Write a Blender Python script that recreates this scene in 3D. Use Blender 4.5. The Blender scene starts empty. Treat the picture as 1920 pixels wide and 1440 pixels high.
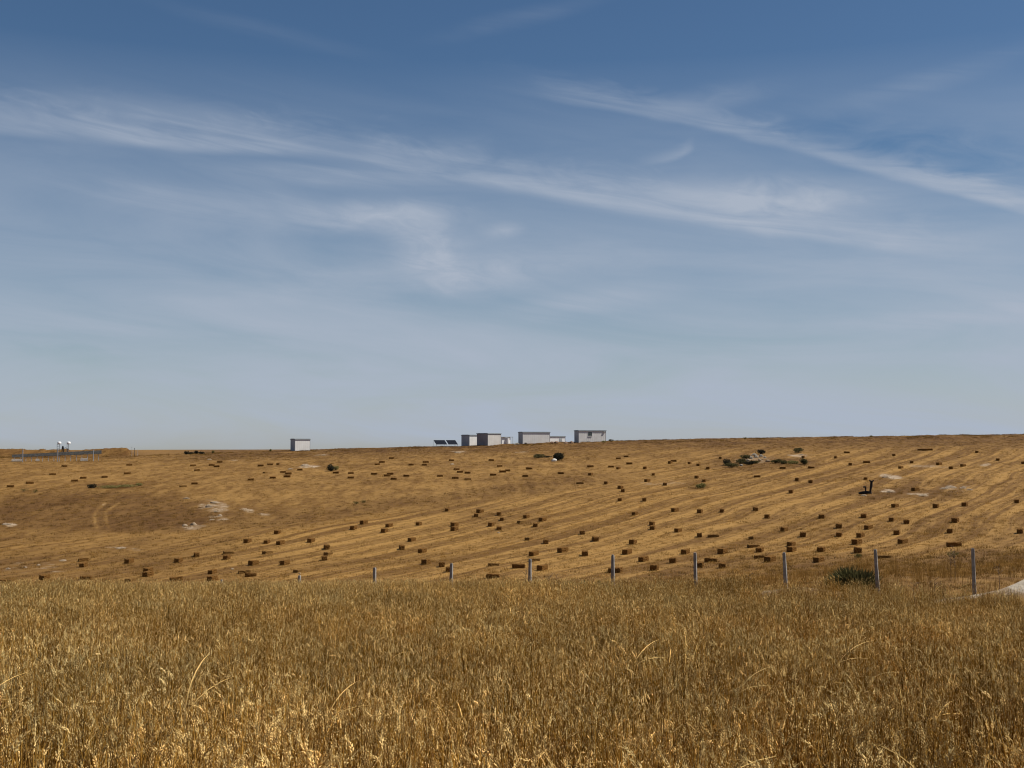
import bpy, bmesh, math, random
import numpy as np
from mathutils import Vector, Matrix, Euler

random.seed(7)
rng = np.random.default_rng(7)
scene = bpy.context.scene
COL = scene.collection

# ------------------------------------------------------------------ camera
F = 2200.0                       # focal length in photo pixels (1920 wide)
PITCH = math.atan(110 / F)
CP, SP = math.cos(PITCH), math.sin(PITCH)
cd = bpy.data.cameras.new('camera')
cam = bpy.data.objects.new('camera', cd)
COL.objects.link(cam)
cam.rotation_euler = (math.pi / 2 + PITCH, 0, 0)
cd.sensor_width = 36
cd.lens = 36 * F / 1920
cd.clip_start = 0.1
cd.clip_end = 20000
scene.camera = cam

def ray(c, r):
    a, b = (c - 960) / F, (720 - r) / F
    return Vector((a, CP - b * SP, SP + b * CP))

def project(x, y, z):
    d = y * CP + z * SP
    d = np.where(np.abs(d) < 1e-6, 1e-6, d)
    return 960 + F * x / d, 720 - F * (-y * SP + z * CP) / d

# ------------------------------------------------------------------ noise
def _hash(ix, iy, seed):
    h = (ix.astype(np.int64) * 374761393 + iy.astype(np.int64) * 668265263 + seed * 974711) & 0xFFFFFFFF
    h = ((h ^ (h >> 13)) * 1274126177) & 0xFFFFFFFF
    h = h ^ (h >> 16)
    return (h & 0xFFFF) / 65535.0

def vnoise(x, y, seed=0):
    x = np.asarray(x, float); y = np.asarray(y, float)
    ix, iy = np.floor(x), np.floor(y)
    fx, fy = x - ix, y - iy
    fx = fx * fx * (3 - 2 * fx); fy = fy * fy * (3 - 2 * fy)
    a = _hash(ix, iy, seed); b = _hash(ix + 1, iy, seed)
    c = _hash(ix, iy + 1, seed); d = _hash(ix + 1, iy + 1, seed)
    return (a + (b - a) * fx) * (1 - fy) + (c + (d - c) * fx) * fy

def fbm(x, y, seed=0, oct=4):
    s, a, t = 0, 1.0, 0
    for i in range(oct):
        s = s + a * vnoise(x * 2 ** i, y * 2 ** i, seed + i * 17); t += a; a *= 0.5
    return s / t * 2 - 1

def sstep(a, b, x):
    t = np.clip((x - a) / (b - a), 0, 1)
    return t * t * (3 - 2 * t)

# ------------------------------------------------------------------ terrain heights
KR = [0, 6, 12, 18, 30, 40, 44, 48, 55, 62, 75, 85, 100, 115, 130, 150, 175, 200, 240]
KL = [-1.6, -2.75, -3.6, -4.15, -5.15, -6.0, -6.3, -6.7, -7.45, -8.7, -11.2, -12.9, -13.8, -14.0, -13.6, -12.1, -9.6, -7.1, -4.6]
KC = [-1.6, -2.75, -3.6, -4.15, -5.15, -6.0, -6.3, -6.65, -7.2, -8.0, -9.5, -10.3, -10.7, -10.5, -9.9, -8.8, -7.0, -5.4, -3.0]
KR_ = [-1.6, -2.75, -3.6, -4.2, -5.5, -6.85, -7.1, -6.75, -6.5, -6.8, -7.5, -8.0, -8.4, -8.2, -7.5, -6.6, -5.4, -4.2, -1.4]
RIDGE = [(-900, 853), (-300, 853), (0, 855), (150, 855), (250, 854), (300, 851), (345, 850), (430, 848), (545, 844.5), (640, 841),
         (700, 839), (800, 837), (870, 836), (940, 833), (1035, 829.5), (1140, 827.5), (1200, 825.5), (1300, 823.2),
         (1400, 821.7), (1500, 820), (1620, 818), (1800, 816), (1920, 815), (2400, 811), (3200, 808)]
RC = np.array([p[0] for p in RIDGE], float); RR = np.array([p[1] for p in RIDGE], float)
RSTEP = np.arange(0, 421, 1.0)
TC = np.arange(-200, 2121, 40.0)

def _table():
    u = (TC - 960) / 960
    wl, wc, wr = u * (u - 1) / 2, 1 - u * u, u * (u + 1) / 2
    rows = []
    for k in range(len(TC)):
        z = [wl[k] * a + wc[k] * b + wr[k] * c for a, b, c in zip(KL, KC, KR_)]
        d = ray(TC[k], np.interp(TC[k], RC, RR))
        cph = d.y / math.hypot(d.x, d.y)
        z = [q * cph for q in z]
        zr = 285 * d.z / math.hypot(d.x, d.y)
        rr = KR + [285, 300, 330, 420]
        zz = z + [zr, zr + 0.02, zr - 0.8, zr - 4.0]
        t = np.interp(RSTEP, rr, zz)
        pad = np.pad(t, 12, mode='reflect', reflect_type='odd')
        out = np.zeros_like(t)
        g = np.exp(-0.5 * (np.arange(-12, 13) / 4.0) ** 2); g /= g.sum()
        for i in range(25):
            out += g[i] * pad[i:i + len(t)]
        # put the crest back on the wanted sight line
        rs = RSTEP[262:312]
        delta = np.max(out[262:312] / rs) - d.z / math.hypot(d.x, d.y)
        out -= delta * 285 * sstep(235, 280, RSTEP)
        rows.append(out)
    return np.array(rows).T
TAB = _table()

def col_of(x, y):
    r = np.hypot(x, y)
    yy = np.maximum(y, r * 0.25 + 1e-9)
    return 960 + F * x / (yy * CP)

def bump(x, y, x0, y0, rx, ry):
    return np.exp(-((x - x0) / rx) ** 2 - ((y - y0) / ry) ** 2)

def ground(x, y):
    x = np.asarray(x, float); y = np.asarray(y, float)
    r = np.hypot(x, y)
    c = np.clip(col_of(x, y), -200, 2119.9)
    fc = (c + 200) / 40.0
    j = np.clip(fc.astype(int), 0, len(TC) - 2); fj = fc - j
    rr = np.clip(r, 0, 419.9)
    i = rr.astype(int); fi = rr - i
    z = ((TAB[i, j] * (1 - fj) + TAB[i, j + 1] * fj) * (1 - fi) + (TAB[i + 1, j] * (1 - fj) + TAB[i + 1, j + 1] * fj) * fi)
    z = z - np.where(r > 420, 45 * (1 - np.exp(-(r - 420) / 700.0)), 0)
    # earth bank on the left of the crest
    cc = col_of(x, y)
    bank = (1.60 - 0.95 * sstep(128, 136, cc) * (1 - sstep(146, 158, cc)) + 0.25 * sstep(180, 205, cc)) * (1 - sstep(236, 256, cc))
    bank = bank + 0.22 * fbm(cc / 9.0, r / 30.0, 91, 3) * (cc < 240)
    z = z + bank * np.exp(-((r - 291) / 4.0) ** 2)
    # pale spoil heap by the fence on the right
    z = z + 1.42 * bump(x, y, 21.5, 45.6, 2.3, 1.4) + .18 * bump(x, y, 17.6, 46.4, 2.2, .7) + .60 * bump(x, y, 11.6, 49.0, 2.8, .7)
    hill = sstep(60, 80, r)
    z = z + hill * (0.13 * fbm(x / 14, y / 14, 3) + 0.05 * fbm(x / 3.5, y / 3.5, 5))
    crest = sstep(255, 275, r) * (1 - sstep(300, 340, r))
    z = z + crest * 0.16 * fbm(x / 2.2, y / 6, 9, 3)
    z = z + (1 - hill) * 0.06 * fbm(x / 3, y / 3, 7)
    return z

def g1(x, y):
    return float(ground(np.array([x]), np.array([y]))[0])

_RS = np.concatenate([np.arange(11, 60, 0.25), np.arange(60, 312, 0.4)])
def at(c, r, lift=0.0):
    """ground point under a line of sight (lift: height above ground the line of sight should meet)"""
    d = ray(c, r); h = math.hypot(d.x, d.y)
    x, y, z = d.x / h * _RS, d.y / h * _RS, d.z / h * _RS
    gz = ground(x, y) + lift
    below = np.where(z <= gz)[0]
    # skip the foreground field
    below = below[_RS[below] > 44]
    if len(below) == 0:
        k = int(np.argmax(gz / _RS - z / _RS * 0 + 0)) if False else int(np.argmin((z - gz) / _RS + (np.abs(_RS - 285) > 8) * 9))
    else:
        k = below[0]
    return Vector((x[k], y[k], g1(x[k], y[k])))

def on(c, dist):
    """ground point at a given distance in the direction of a column"""
    d = ray(c, 830); h = math.hypot(d.x, d.y)
    x, y = d.x / h * dist, d.y / h * dist
    return Vector((x, y, g1(x, y)))

# ------------------------------------------------------------------ mesh + tagging helpers
class MB:
    def __init__(s): s.v = []; s.f = []; s.m = []
    def poly(s, pts, mi=0):
        b = len(s.v); s.v += [tuple(p) for p in pts]; s.f.append(tuple(range(b, b + len(pts)))); s.m.append(mi)
    def box(s, lo, hi, mi=0, M=None):
        x0, y0, z0 = lo; x1, y1, z1 = hi
        P = [Vector(p) for p in ((x0, y0, z0), (x1, y0, z0), (x1, y1, z0), (x0, y1, z0), (x0, y0, z1), (x1, y0, z1), (x1, y1, z1), (x0, y1, z1))]
        if M: P = [M @ p for p in P]
        b = len(s.v); s.v += [tuple(p) for p in P]
        for q in ((0, 3, 2, 1), (4, 5, 6, 7), (0, 1, 5, 4), (1, 2, 6, 5), (2, 3, 7, 6), (3, 0, 4, 7)):
            s.f.append(tuple(b + i for i in q)); s.m.append(mi)
    def tube(s, pts, rad, n=6, mi=0, cap=True):
        pts = [Vector(p) for p in pts]; rings = []
        for i, p in enumerate(pts):
            t = (pts[min(i + 1, len(pts) - 1)] - pts[max(i - 1, 0)]).normalized()
            u = t.orthogonal().normalized() if i == 0 else (up - t * up.dot(t)).normalized()
            up = u
            w = t.cross(u); r = rad[i] if hasattr(rad, '__len__') else rad
            b = len(s.v)
            for k in range(n):
                a = 2 * math.pi * k / n
                s.v.append(tuple(p + (u * math.cos(a) + w * math.sin(a)) * r))
            rings.append(b)
        for a, b in zip(rings, rings[1:]):
            for k in range(n):
                s.f.append((a + k, a + (k + 1) % n, b + (k + 1) % n, b + k)); s.m.append(mi)
        if cap:
            s.f.append(tuple(rings[0] + k for k in reversed(range(n)))); s.m.append(mi)
            s.f.append(tuple(rings[-1] + k for k in range(n))); s.m.append(mi)
    def mesh(s, name, mats, smooth=False):
        me = bpy.data.meshes.new(name)
        me.from_pydata(s.v, [], s.f)
        for m in (mats if isinstance(mats, (list, tuple)) else [mats]): me.materials.append(m)
        me.polygons.foreach_set('material_index', s.m)
        if smooth: me.polygons.foreach_set('use_smooth', [True] * len(s.f))
        me.update()
        return me
    def build(s, name, mats, parent=None, smooth=False, loc=None, rot=None):
        return link(name, s.mesh(name, mats, smooth), parent, loc, rot)

def link(name, data, parent=None, loc=None, rot=None):
    o = bpy.data.objects.new(name, data); COL.objects.link(o)
    if parent: o.parent = parent
    if loc is not None: o.location = loc
    if rot is not None: o.rotation_euler = rot
    return o

def tag(o, label, cat, group=None, kind=None):
    o['label'] = label; o['category'] = cat
    if group: o['group'] = group
    if kind: o['kind'] = kind
    return o

def empty(name, loc, rz=0, label=None, cat=None, group=None):
    o = link(name, None, None, loc, (0, 0, rz))
    o.empty_display_size = 0.3
    return tag(o, label, cat, group) if label else o

def face_rz(p, extra_deg=0):
    """rotation that turns local +X across the view and local -Y to the viewer"""
    return -math.atan2(p.x, p.y) + math.radians(extra_deg)

# ------------------------------------------------------------------ materials
def mat(name):
    m = bpy.data.materials.new(name); m.use_nodes = True
    nt = m.node_tree; nt.nodes.clear()
    out = nt.nodes.new('ShaderNodeOutputMaterial')
    return m, nt, out

def N(nt, t, **kw):
    n = nt.nodes.new(t)
    for k, v in kw.items():
        if k.startswith('i_'):
            key = k[2:]
            n.inputs[int(key) if key.isdigit() else key].default_value = v
        else: setattr(n, k, v)
    return n

def math_(nt, op, a, b=None, clamp=False):
    n = nt.nodes.new('ShaderNodeMath'); n.operation = op; n.use_clamp = clamp
    for i, q in enumerate((a, b)):
        if q is None: continue
        if hasattr(q, 'is_output'): nt.links.new(q, n.inputs[i])
        else: n.inputs[i].default_value = q
    return n.outputs[0]

def mixc(nt, fac, a, b, blend='MIX'):
    n = nt.nodes.new('ShaderNodeMix'); n.data_type = 'RGBA'; n.blend_type = blend
    for s, q in ((n.inputs['Factor'], fac), (n.inputs['A'], a), (n.inputs['B'], b)) if False else ((n.inputs[0], fac), (n.inputs[6], a), (n.inputs[7], b)):
        if hasattr(q, 'is_output'): nt.links.new(q, s)
        elif isinstance(q, (tuple, list)): s.default_value = (*q, 1) if len(q) == 3 else q
        else: s.default_value = q
    return n.outputs[2]

def maprange(nt, v, a, b, c=0.0, d=1.0, smooth=True):
    n = nt.nodes.new('ShaderNodeMapRange'); n.interpolation_type = 'SMOOTHSTEP' if smooth else 'LINEAR'
    nt.links.new(v, n.inputs[0])
    for i, q in enumerate((a, b, c, d)): n.inputs[1 + i].default_value = q
    return n.outputs[0]

def noise(nt, vec, scale, detail=4, rough=0.55, dist=0.0):
    n = nt.nodes.new('ShaderNodeTexNoise')
    n.inputs['Scale'].default_value = scale; n.inputs['Detail'].default_value = detail
    n.inputs['Roughness'].default_value = rough; n.inputs['Distortion'].default_value = dist
    if vec is not None: nt.links.new(vec, n.inputs['Vector'])
    return n.outputs['Fac']

def simple(name, c1, c2=None, scale=6.0, rough=0.8, bump_=0.0, metal=0.0, spec=.4):
    m, nt, out = mat(name)
    b = N(nt, 'ShaderNodeBsdfPrincipled', i_Roughness=rough, i_Metallic=metal)
    b.inputs['Specular IOR Level'].default_value = spec
    tc = N(nt, 'ShaderNodeTexCoord')
    n = noise(nt, tc.outputs['Object'], scale, 5, 0.6)
    if c2:
        nt.links.new(mixc(nt, maprange(nt, n, 0.3, 0.7), c1, c2), b.inputs['Base Color'])
    else: b.inputs['Base Color'].default_value = (*c1, 1)
    if bump_:
        bp = N(nt, 'ShaderNodeBump', i_Strength=bump_, i_Distance=0.05)
        nt.links.new(n, bp.inputs['Height']); nt.links.new(bp.outputs[0], b.inputs['Normal'])
    nt.links.new(b.outputs[0], out.inputs[0])
    return m

def plantmat(name, c1, c2, trans=0.25, attr=None, stalk=False):
    """thin dry or green plant matter: diffuse with some light coming through"""
    m, nt, out = mat(name)
    oi = N(nt, 'ShaderNodeObjectInfo')
    geo = N(nt, 'ShaderNodeNewGeometry')
    fac = math_(nt, 'MULTIPLY', oi.outputs['Random'], 0.55)
    fac = math_(nt, 'ADD', fac, math_(nt, 'MULTIPLY', geo.outputs['Random Per Island'], 0.45))
    if stalk:
        sa = N(nt, 'ShaderNodeAttribute', attribute_name='stalk', attribute_type='GEOMETRY')
        fac = math_(nt, 'ADD', math_(nt, 'MULTIPLY', sa.outputs['Fac'], 0.72), math_(nt, 'MULTIPLY', geo.outputs['Random Per Island'], 0.28))
    col = mixc(nt, fac, c1, c2)
    if attr:
        at_ = N(nt, 'ShaderNodeAttribute', attribute_name=attr, attribute_type='INSTANCER')
        col = mixc(nt, 1.0, col, at_.outputs['Color'], 'MULTIPLY')
    d = N(nt, 'ShaderNodeBsdfDiffuse'); t = N(nt, 'ShaderNodeBsdfTranslucent')
    mx = N(nt, 'ShaderNodeMixShader'); mx.inputs[0].default_value = trans
    nt.links.new(col, d.inputs[0]); nt.links.new(col, t.inputs[0])
    nt.links.new(d.outputs[0], mx.inputs[1]); nt.links.new(t.outputs[0], mx.inputs[2])
    nt.links.new(mx.outputs[0], out.inputs[0])
    return m

# ---- ground
STRIPE = math.radians(32)
def ground_material():
    m, nt, out = mat('hillside_soil_and_stubble')
    b = N(nt, 'ShaderNodeBsdfPrincipled', i_Roughness=0.95)
    b.inputs['Specular IOR Level'].default_value = 0.15
    geo = N(nt, 'ShaderNodeNewGeometry')
    pos = geo.outputs['Position']
    rot = N(nt, 'ShaderNodeVectorRotate', rotation_type='Z_AXIS'); rot.inputs['Angle'].default_value = STRIPE
    nt.links.new(pos, rot.inputs['Vector'])
    # gentle bending of the swaths
    wv = noise(nt, pos, 0.018, 2)
    sx = N(nt, 'ShaderNodeSeparateXYZ'); nt.links.new(rot.outputs[0], sx.inputs[0])
    across = math_(nt, 'ADD', sx.outputs[0], math_(nt, 'MULTIPLY', wv, 10.0))
    def stretched(a, l):
        cx = N(nt, 'ShaderNodeCombineXYZ')
        nt.links.new(math_(nt, 'MULTIPLY', across, a), cx.inputs[0])
        nt.links.new(math_(nt, 'MULTIPLY', sx.outputs[1], l), cx.inputs[1])
        return cx.outputs[0]
    s1 = noise(nt, stretched(0.34, 0.006), 1.0, 3, 0.6)
    s2 = noise(nt, stretched(1.1, 0.035), 1.0, 4, 0.6)
    s3 = noise(nt, stretched(3.0, 0.25), 1.0, 3, 0.6)
    st = math_(nt, 'ADD', math_(nt, 'MULTIPLY', s1, 0.38), math_(nt, 'ADD', math_(nt, 'MULTIPLY', s2, 0.36), math_(nt, 'MULTIPLY', s3, 0.28)))
    # rows of raked straw about every four and a half metres
    row = maprange(nt, math_(nt, 'SINE', math_(nt, 'ADD', math_(nt, 'MULTIPLY', across, 1.38), math_(nt, 'MULTIPLY', s1, 5.0))), .45, 1.0)
    st = math_(nt, 'ADD', st, math_(nt, 'MULTIPLY', row, math_(nt, 'MULTIPLY', s2, .17)))
    stripe = maprange(nt, st, 0.445, 0.605)
    stripe_col = mixc(nt, stripe, (0.112, 0.054, 0.011), (0.310, 0.188, 0.056))
    # unstriped rough stubble
    n1 = noise(nt, pos, 0.09, 6, 0.62)
    n2 = noise(nt, pos, 0.9, 5, 0.65)
    mp4 = N(nt, 'ShaderNodeMapping'); mp4.inputs['Scale'].default_value = (.55, .15, .3); nt.links.new(pos, mp4.inputs['Vector'])
    n4 = noise(nt, mp4.outputs[0], 1.0, 6, .68)
    rg = math_(nt, 'ADD', math_(nt, 'MULTIPLY', n1, 0.25), math_(nt, 'ADD', math_(nt, 'MULTIPLY', n2, 0.22), math_(nt, 'MULTIPLY', n4, .53)))
    rough_col = mixc(nt, maprange(nt, rg, 0.40, 0.60), (0.122, 0.061, 0.013), (0.271, 0.164, 0.051))
    def attr(n):
        return N(nt, 'ShaderNodeAttribute', attribute_name=n, attribute_type='GEOMETRY').outputs['Fac']
    col = mixc(nt, attr('striped'), rough_col, stripe_col)
    col = mixc(nt, 1.0, col, (.91, .81, .715), 'MULTIPLY')
    # grain
    gr = noise(nt, pos, 7.0, 3, 0.7)
    col = mixc(nt, math_(nt, 'MULTIPLY', maprange(nt, gr, 0.35, 0.65), 0.26), col, (0.282, 0.176, 0.058))
    weed = mixc(nt, maprange(nt, n4, 0.34, 0.66), (0.074, 0.033, 0.008), (0.128, 0.064, 0.017))
    col = mixc(nt, attr('weedy'), col, weed)
    rocky = mixc(nt, maprange(nt, n2, 0.35, 0.65), (0.230, 0.150, 0.077), (0.384, 0.301, 0.211))
    bm = maprange(nt, math_(nt, 'ADD', attr('bare'), math_(nt, 'MULTIPLY', math_(nt, 'SUBTRACT', noise(nt, pos, .55, 6, .7), .5), 1.5)), .30, .80)
    col = mixc(nt, math_(nt, 'MULTIPLY', bm, maprange(nt, attr('bare'), .02, .2)), col, rocky)
    chalk = mixc(nt, maprange(nt, n2, .3, .7), (.32, .255, .175), (.50, .42, .315))
    col = mixc(nt, maprange(nt, attr('bare'), .84, .97), col, chalk)
    nt.links.new(col, b.inputs['Base Color'])
    bp = N(nt, 'ShaderNodeBump', i_Strength=0.9, i_Distance=0.10)
    hh = math_(nt, 'ADD', math_(nt, 'MULTIPLY', gr, 0.5), math_(nt, 'ADD', math_(nt, 'MULTIPLY', n2, 0.8), math_(nt, 'MULTIPLY', s2, 1.2)))
    nt.links.new(hh, bp.inputs['Height']); nt.links.new(bp.outputs[0], b.inputs['Normal'])
    nt.links.new(b.outputs[0], out.inputs[0])
    return m
M_GROUND = ground_material()

M_WHITE = simple('white_painted_steel', (0.70, 0.685, 0.65), (0.62, 0.60, 0.56), 0.7, 0.6)
M_WHITER = simple('bright_white_sheet', (0.80, 0.79, 0.77), (0.72, 0.71, 0.68), 0.8, 0.5)
M_BLOCK = simple('dusty_white_block', (.50, .46, .40), (.36, .32, .27), 2.5, .9, spec=.1)
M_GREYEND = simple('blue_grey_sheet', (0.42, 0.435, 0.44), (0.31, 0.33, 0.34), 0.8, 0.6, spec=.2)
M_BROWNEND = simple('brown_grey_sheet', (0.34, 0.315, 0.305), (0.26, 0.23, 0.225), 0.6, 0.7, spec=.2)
M_ROOF = simple('grey_roof_sheet', (0.30, 0.33, 0.345), (0.22, 0.25, 0.27), 1.5, 0.6)
M_GLASS = simple('dark_glass', (0.03, 0.04, 0.045), None, 1, 0.15)
M_FRAME = simple('window_frame_paint', (0.35, 0.37, 0.35), None, 1, 0.5)
M_DARKMETAL = simple('dark_metal', (0.045, 0.05, 0.055), (0.08, 0.08, 0.08), 3, 0.6)
M_PALEMETAL = simple('galvanised_metal', (0.42, 0.44, 0.45), (0.34, 0.35, 0.36), 4, 0.5)
M_PANEL = simple('solar_cells', (0.008, 0.010, 0.016), (0.014, 0.017, 0.026), 3, 0.6, spec=.08)
M_CONC = simple('weathered_concrete', (0.30, 0.275, 0.245), (0.17, 0.155, 0.14), 5, 0.9, 0.3, spec=.15)
M_ROCK = simple('pale_limestone', (0.31, 0.235, 0.16), (0.19, 0.14, 0.09), 1.6, 0.95, 0.6, spec=.1)
M_GREYROCK = simple('grey_limestone', (0.30, 0.26, 0.205), (0.11, 0.095, 0.075), 1.8, 0.95, 0.8, spec=.1)
M_CHAR = simple('charred_wood', (0.008, 0.007, 0.006), (0.022, 0.017, 0.012), 4, 0.9, 0.4)
M_BLACK = simple('black_shade_cloth', (0.012, 0.012, 0.014), (0.02, 0.02, 0.022), 2, 0.9)
M_BALE = simple('baled_straw', (0.080, 0.036, 0.009), (0.185, 0.092, 0.025), 14, 0.95, 0.8, spec=.05)
M_BALEOLD = simple('faded_straw', (0.11, 0.055, 0.013), (0.20, 0.11, 0.034), 10, 0.95, 0.8, spec=.1)
M_TWINE = simple('straw_ends', (0.16, 0.085, 0.022), (0.25, 0.145, 0.045), 9, 0.9, spec=.1)
M_STEM = plantmat('wheat_stem', (0.068, 0.025, 0.003), (0.60, 0.332, 0.066), 0.2, 'tint', True)  # dark end of the stem colour includes painted shade inside the crop
M_LEAF = plantmat('dry_wheat_leaf', (0.16, 0.070, 0.011), (0.92, 0.615, 0.215), 0.35, 'tint', True)
M_HEAD = plantmat('ripe_wheat_head', (0.205, 0.094, 0.013), (0.98, 0.735, 0.31), 0.3, 'tint', True)
M_DRYGRASS = plantmat('dry_grass_blade', (0.205, 0.112, 0.026), (0.356, 0.228, 0.073), 0.25, 'tint')
M_SHRUB = plantmat('dark_green_leaf', (0.026, 0.024, 0.010), (0.072, 0.062, 0.027), 0.15)
M_SHRUBG = plantmat('grey_green_leaf', (0.050, 0.047, 0.018), (0.17, 0.15, 0.065), 0.25)
M_SHRUBK = plantmat('blackish_leaf', (0.010, 0.010, 0.008), (0.028, 0.026, 0.016), 0.1)
M_WEED = plantmat('olive_weed_leaf', (0.10, 0.085, 0.028), (0.20, 0.165, 0.06), 0.2)
M_TWIG = simple('dry_twig', (0.11, 0.065, 0.03), (0.17, 0.10, 0.05), 6, 0.9)

# ------------------------------------------------------------------ zones of the hillside (baked per ground point)
def ell(c, r, cx, cy, rx, ry, soft=0.5, ang=0.0):
    a = math.radians(ang); dx, dy = c - cx, r - cy
    u = (dx * math.cos(a) + dy * math.sin(a)) / rx; v = (-dx * math.sin(a) + dy * math.cos(a)) / ry
    return 1 - sstep(1 - soft, 1 + soft, np.hypot(u, v))

def zones(x, y, z):
    c, r = project(x, y, z)
    ok = y > 5
    wob = 9 * fbm(x / 5.0, y / 9.0, 33, 4)
    c2 = c + 3 * wob; r2 = r + wob * 0.55
    fold = np.interp(c2, [-200, 0, 330, 560, 800, 1000, 1150, 1350, 1700, 2100], [1010, 1006, 990, 975, 950, 925, 902, 868, 842, 835])
    striped = sstep(-6, 12, r2 - fold) * 1.0
    upper_r = sstep(1050, 1300, c2) * 0.75
    striped = np.maximum(striped, upper_r * sstep(830, 842, r2))
    weedy = 0.85 * ell(c2, r2, 160, 958, 240, 38, 0.35) + 0.55 * ell(c2, r2, 480, 975, 230, 22, 0.5, -4)
    weedy = np.maximum(weedy, 0.6 * np.exp(-((r2 - (fold - 12)) / 13) ** 2) * sstep(420, 620, c2) * (1 - sstep(1060, 1180, c2)))
    crest_row = np.interp(c, RC, RR)
    weedy = np.maximum(weedy, (0.85 + 0.5 * fbm(x / 9, y / 6, 41, 3)) * (1 - sstep(6, 24 + 14 * sstep(1100, 1500, c), r - crest_row)) * sstep(260, 420, c))
    weedy = np.maximum(weedy, 0.8 * ell(c2, r2, 30, 852, 240, 9, 0.5))
    for a in ((1690, 926, 120, 11, .75), (1400, 868, 80, 15, .7), (1490, 868, 50, 9, .8), (220, 911, 60, 6, .8), (1030, 862, 40, 5, .5),
              (1620, 1062, 400, 22, .55), (1850, 1045, 120, 16, .7), (1310, 912, 25, 9, .6), (620, 866, 40, 5, .4), (1250, 1078, 60, 10, .6)):
        weedy = np.maximum(weedy, a[4] * ell(c2, r2, a[0], a[1], a[2], a[3], 0.45))
    weedy = np.maximum(weedy, (.50 + .4 * fbm(x / 6, y / 12, 43, 3)) * (1 - sstep(260, 620, c2)) * sstep(985, 1010, r2))
    weedy = np.maximum(weedy, .30 * sstep(.05, .4, fbm(x / 11, y / 16, 44, 4)))
    weedy = np.maximum(weedy, (np.hypot(x, y) > 284) * (np.hypot(x, y) < 300) * (c < 250) * .75)
    bare = np.zeros_like(c)
    for a in ((400, 950, 24, 13, .6), (352, 986, 28, 7, .55), (12, 983, 14, 4, .8), (412, 972, 18, 6, .5), (60, 1062, 100, 14, .32),
              (570, 874, 22, 5, .7), (440, 863, 12, 3, .5), (1790, 915, 45, 8, .35), (1665, 893, 16, 4, .8), (1410, 860, 40, 10, .5),
              (1730, 928, 22, 3, .7), (1672, 922, 18, 3, .7), (1500, 855, 20, 4, .6), (455, 955, 12, 4, .6), (478, 961, 12, 3, .6),
              (1740, 875, 40, 4, .5), (1845, 871, 18, 4, .6), (870, 849, 14, 3, .6), (1240, 905, 60, 6, .4), (230, 1028, 26, 3, .5),
              (600, 853, 14, 3, .6), (978, 848, 18, 2, .5)):
        bare = np.maximum(bare, a[4] * ell(c2, r2, a[0], a[1], a[2], a[3], 0.6))
    # two wheel tracks
    t1 = np.interp(r, [938, 950, 960, 975, 992], [232, 212, 198, 199, 204])
    t2 = np.interp(r, [945, 955, 965, 980, 992], [196, 183, 177, 178, 182])
    inr = sstep(938, 944, r) * (1 - sstep(986, 996, r))
    trk = inr * np.maximum(np.exp(-((c - t1) / 3.2) ** 2), np.exp(-((c - t2) / 3.2) ** 2))
    weedy = weedy * (1 - trk); bare = np.maximum(bare, .36 * trk)
    # pale spoil and track by the fence
    near = (y < 52) & (y > 40)
    spoil = np.maximum(bump(x, y, 21.5, 45.4, 3.1, 2.0), 0.62 * bump(x, y, 17.6, 46.4, 2.6, .9))
    bare = np.maximum(bare, sstep(0.3, 0.6, spoil + 0.15 * fbm(x / .8, y / .8, 55)))
    bare = np.maximum(bare, 0.85 * sstep(0.35, 0.6, bump(x, y, 11.6, 49.0, 2.6, 1.0)))
    fieldz = (y < 62) & (bare < 0.2)
    striped = np.where(fieldz, 0.0, striped); weedy = np.where(fieldz & (y < 46), 0.5, weedy)
    for q in (striped, weedy, bare): q[~ok] = 0
    return np.clip(striped, 0, 1), np.clip(weedy, 0, 1), np.clip(bare, 0, 1)

def build_terrain():
    fine = np.radians(np.arange(-29, 29.001, 0.085))
    coarse = np.radians(np.concatenate([np.arange(-180, -29, 3.0), np.arange(32, 179, 3.0)]))
    az = np.sort(np.concatenate([fine, coarse]))
    rr = np.concatenate([[0.05], np.arange(2, 40, 2.0), np.arange(40, 62, 0.5), np.arange(62, 275, 0.75), np.arange(275, 300, 0.35),
                         np.arange(300, 340, 3), np.geomspace(340, 9000, 40)])
    A, R = np.meshgrid(az, rr)
    x, y = (np.sin(A) * R).ravel(), (np.cos(A) * R).ravel()
    z = ground(x, y)
    n, k = len(rr), len(az)
    i = np.arange(n - 1)[:, None] * k
    j = np.arange(k)[None, :]; j2 = (j + 1) % k
    quads = np.stack([i + j, i + j2, i + k + j2, i + k + j], -1).reshape(-1, 4)
    quads = quads[:, ::-1]
    me = bpy.data.meshes.new('ground')
    me.vertices.add(len(x)); me.vertices.foreach_set('co', np.stack([x, y, z], -1).astype('f').ravel())
    me.loops.add(len(quads) * 4); me.loops.foreach_set('vertex_index', quads.astype('i').ravel())
    me.polygons.add(len(quads)); me.polygons.foreach_set('loop_start', np.arange(0, len(quads) * 4, 4, dtype='i'))
    me.polygons.foreach_set('use_smooth', np.ones(len(quads), bool))
    me.update(calc_edges=True)
    for nm, v in zip(('striped', 'weedy', 'bare'), zones(x, y, z)):
        a = me.attributes.new(nm, 'FLOAT', 'POINT'); a.data.foreach_set('value', v.astype('f'))
    me.materials.append(M_GROUND)
    o = link('ground', me)
    tag(o, 'broad golden mown hillside rising to a level crest behind the wheat', 'hillside', kind='structure')
build_terrain()

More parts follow.
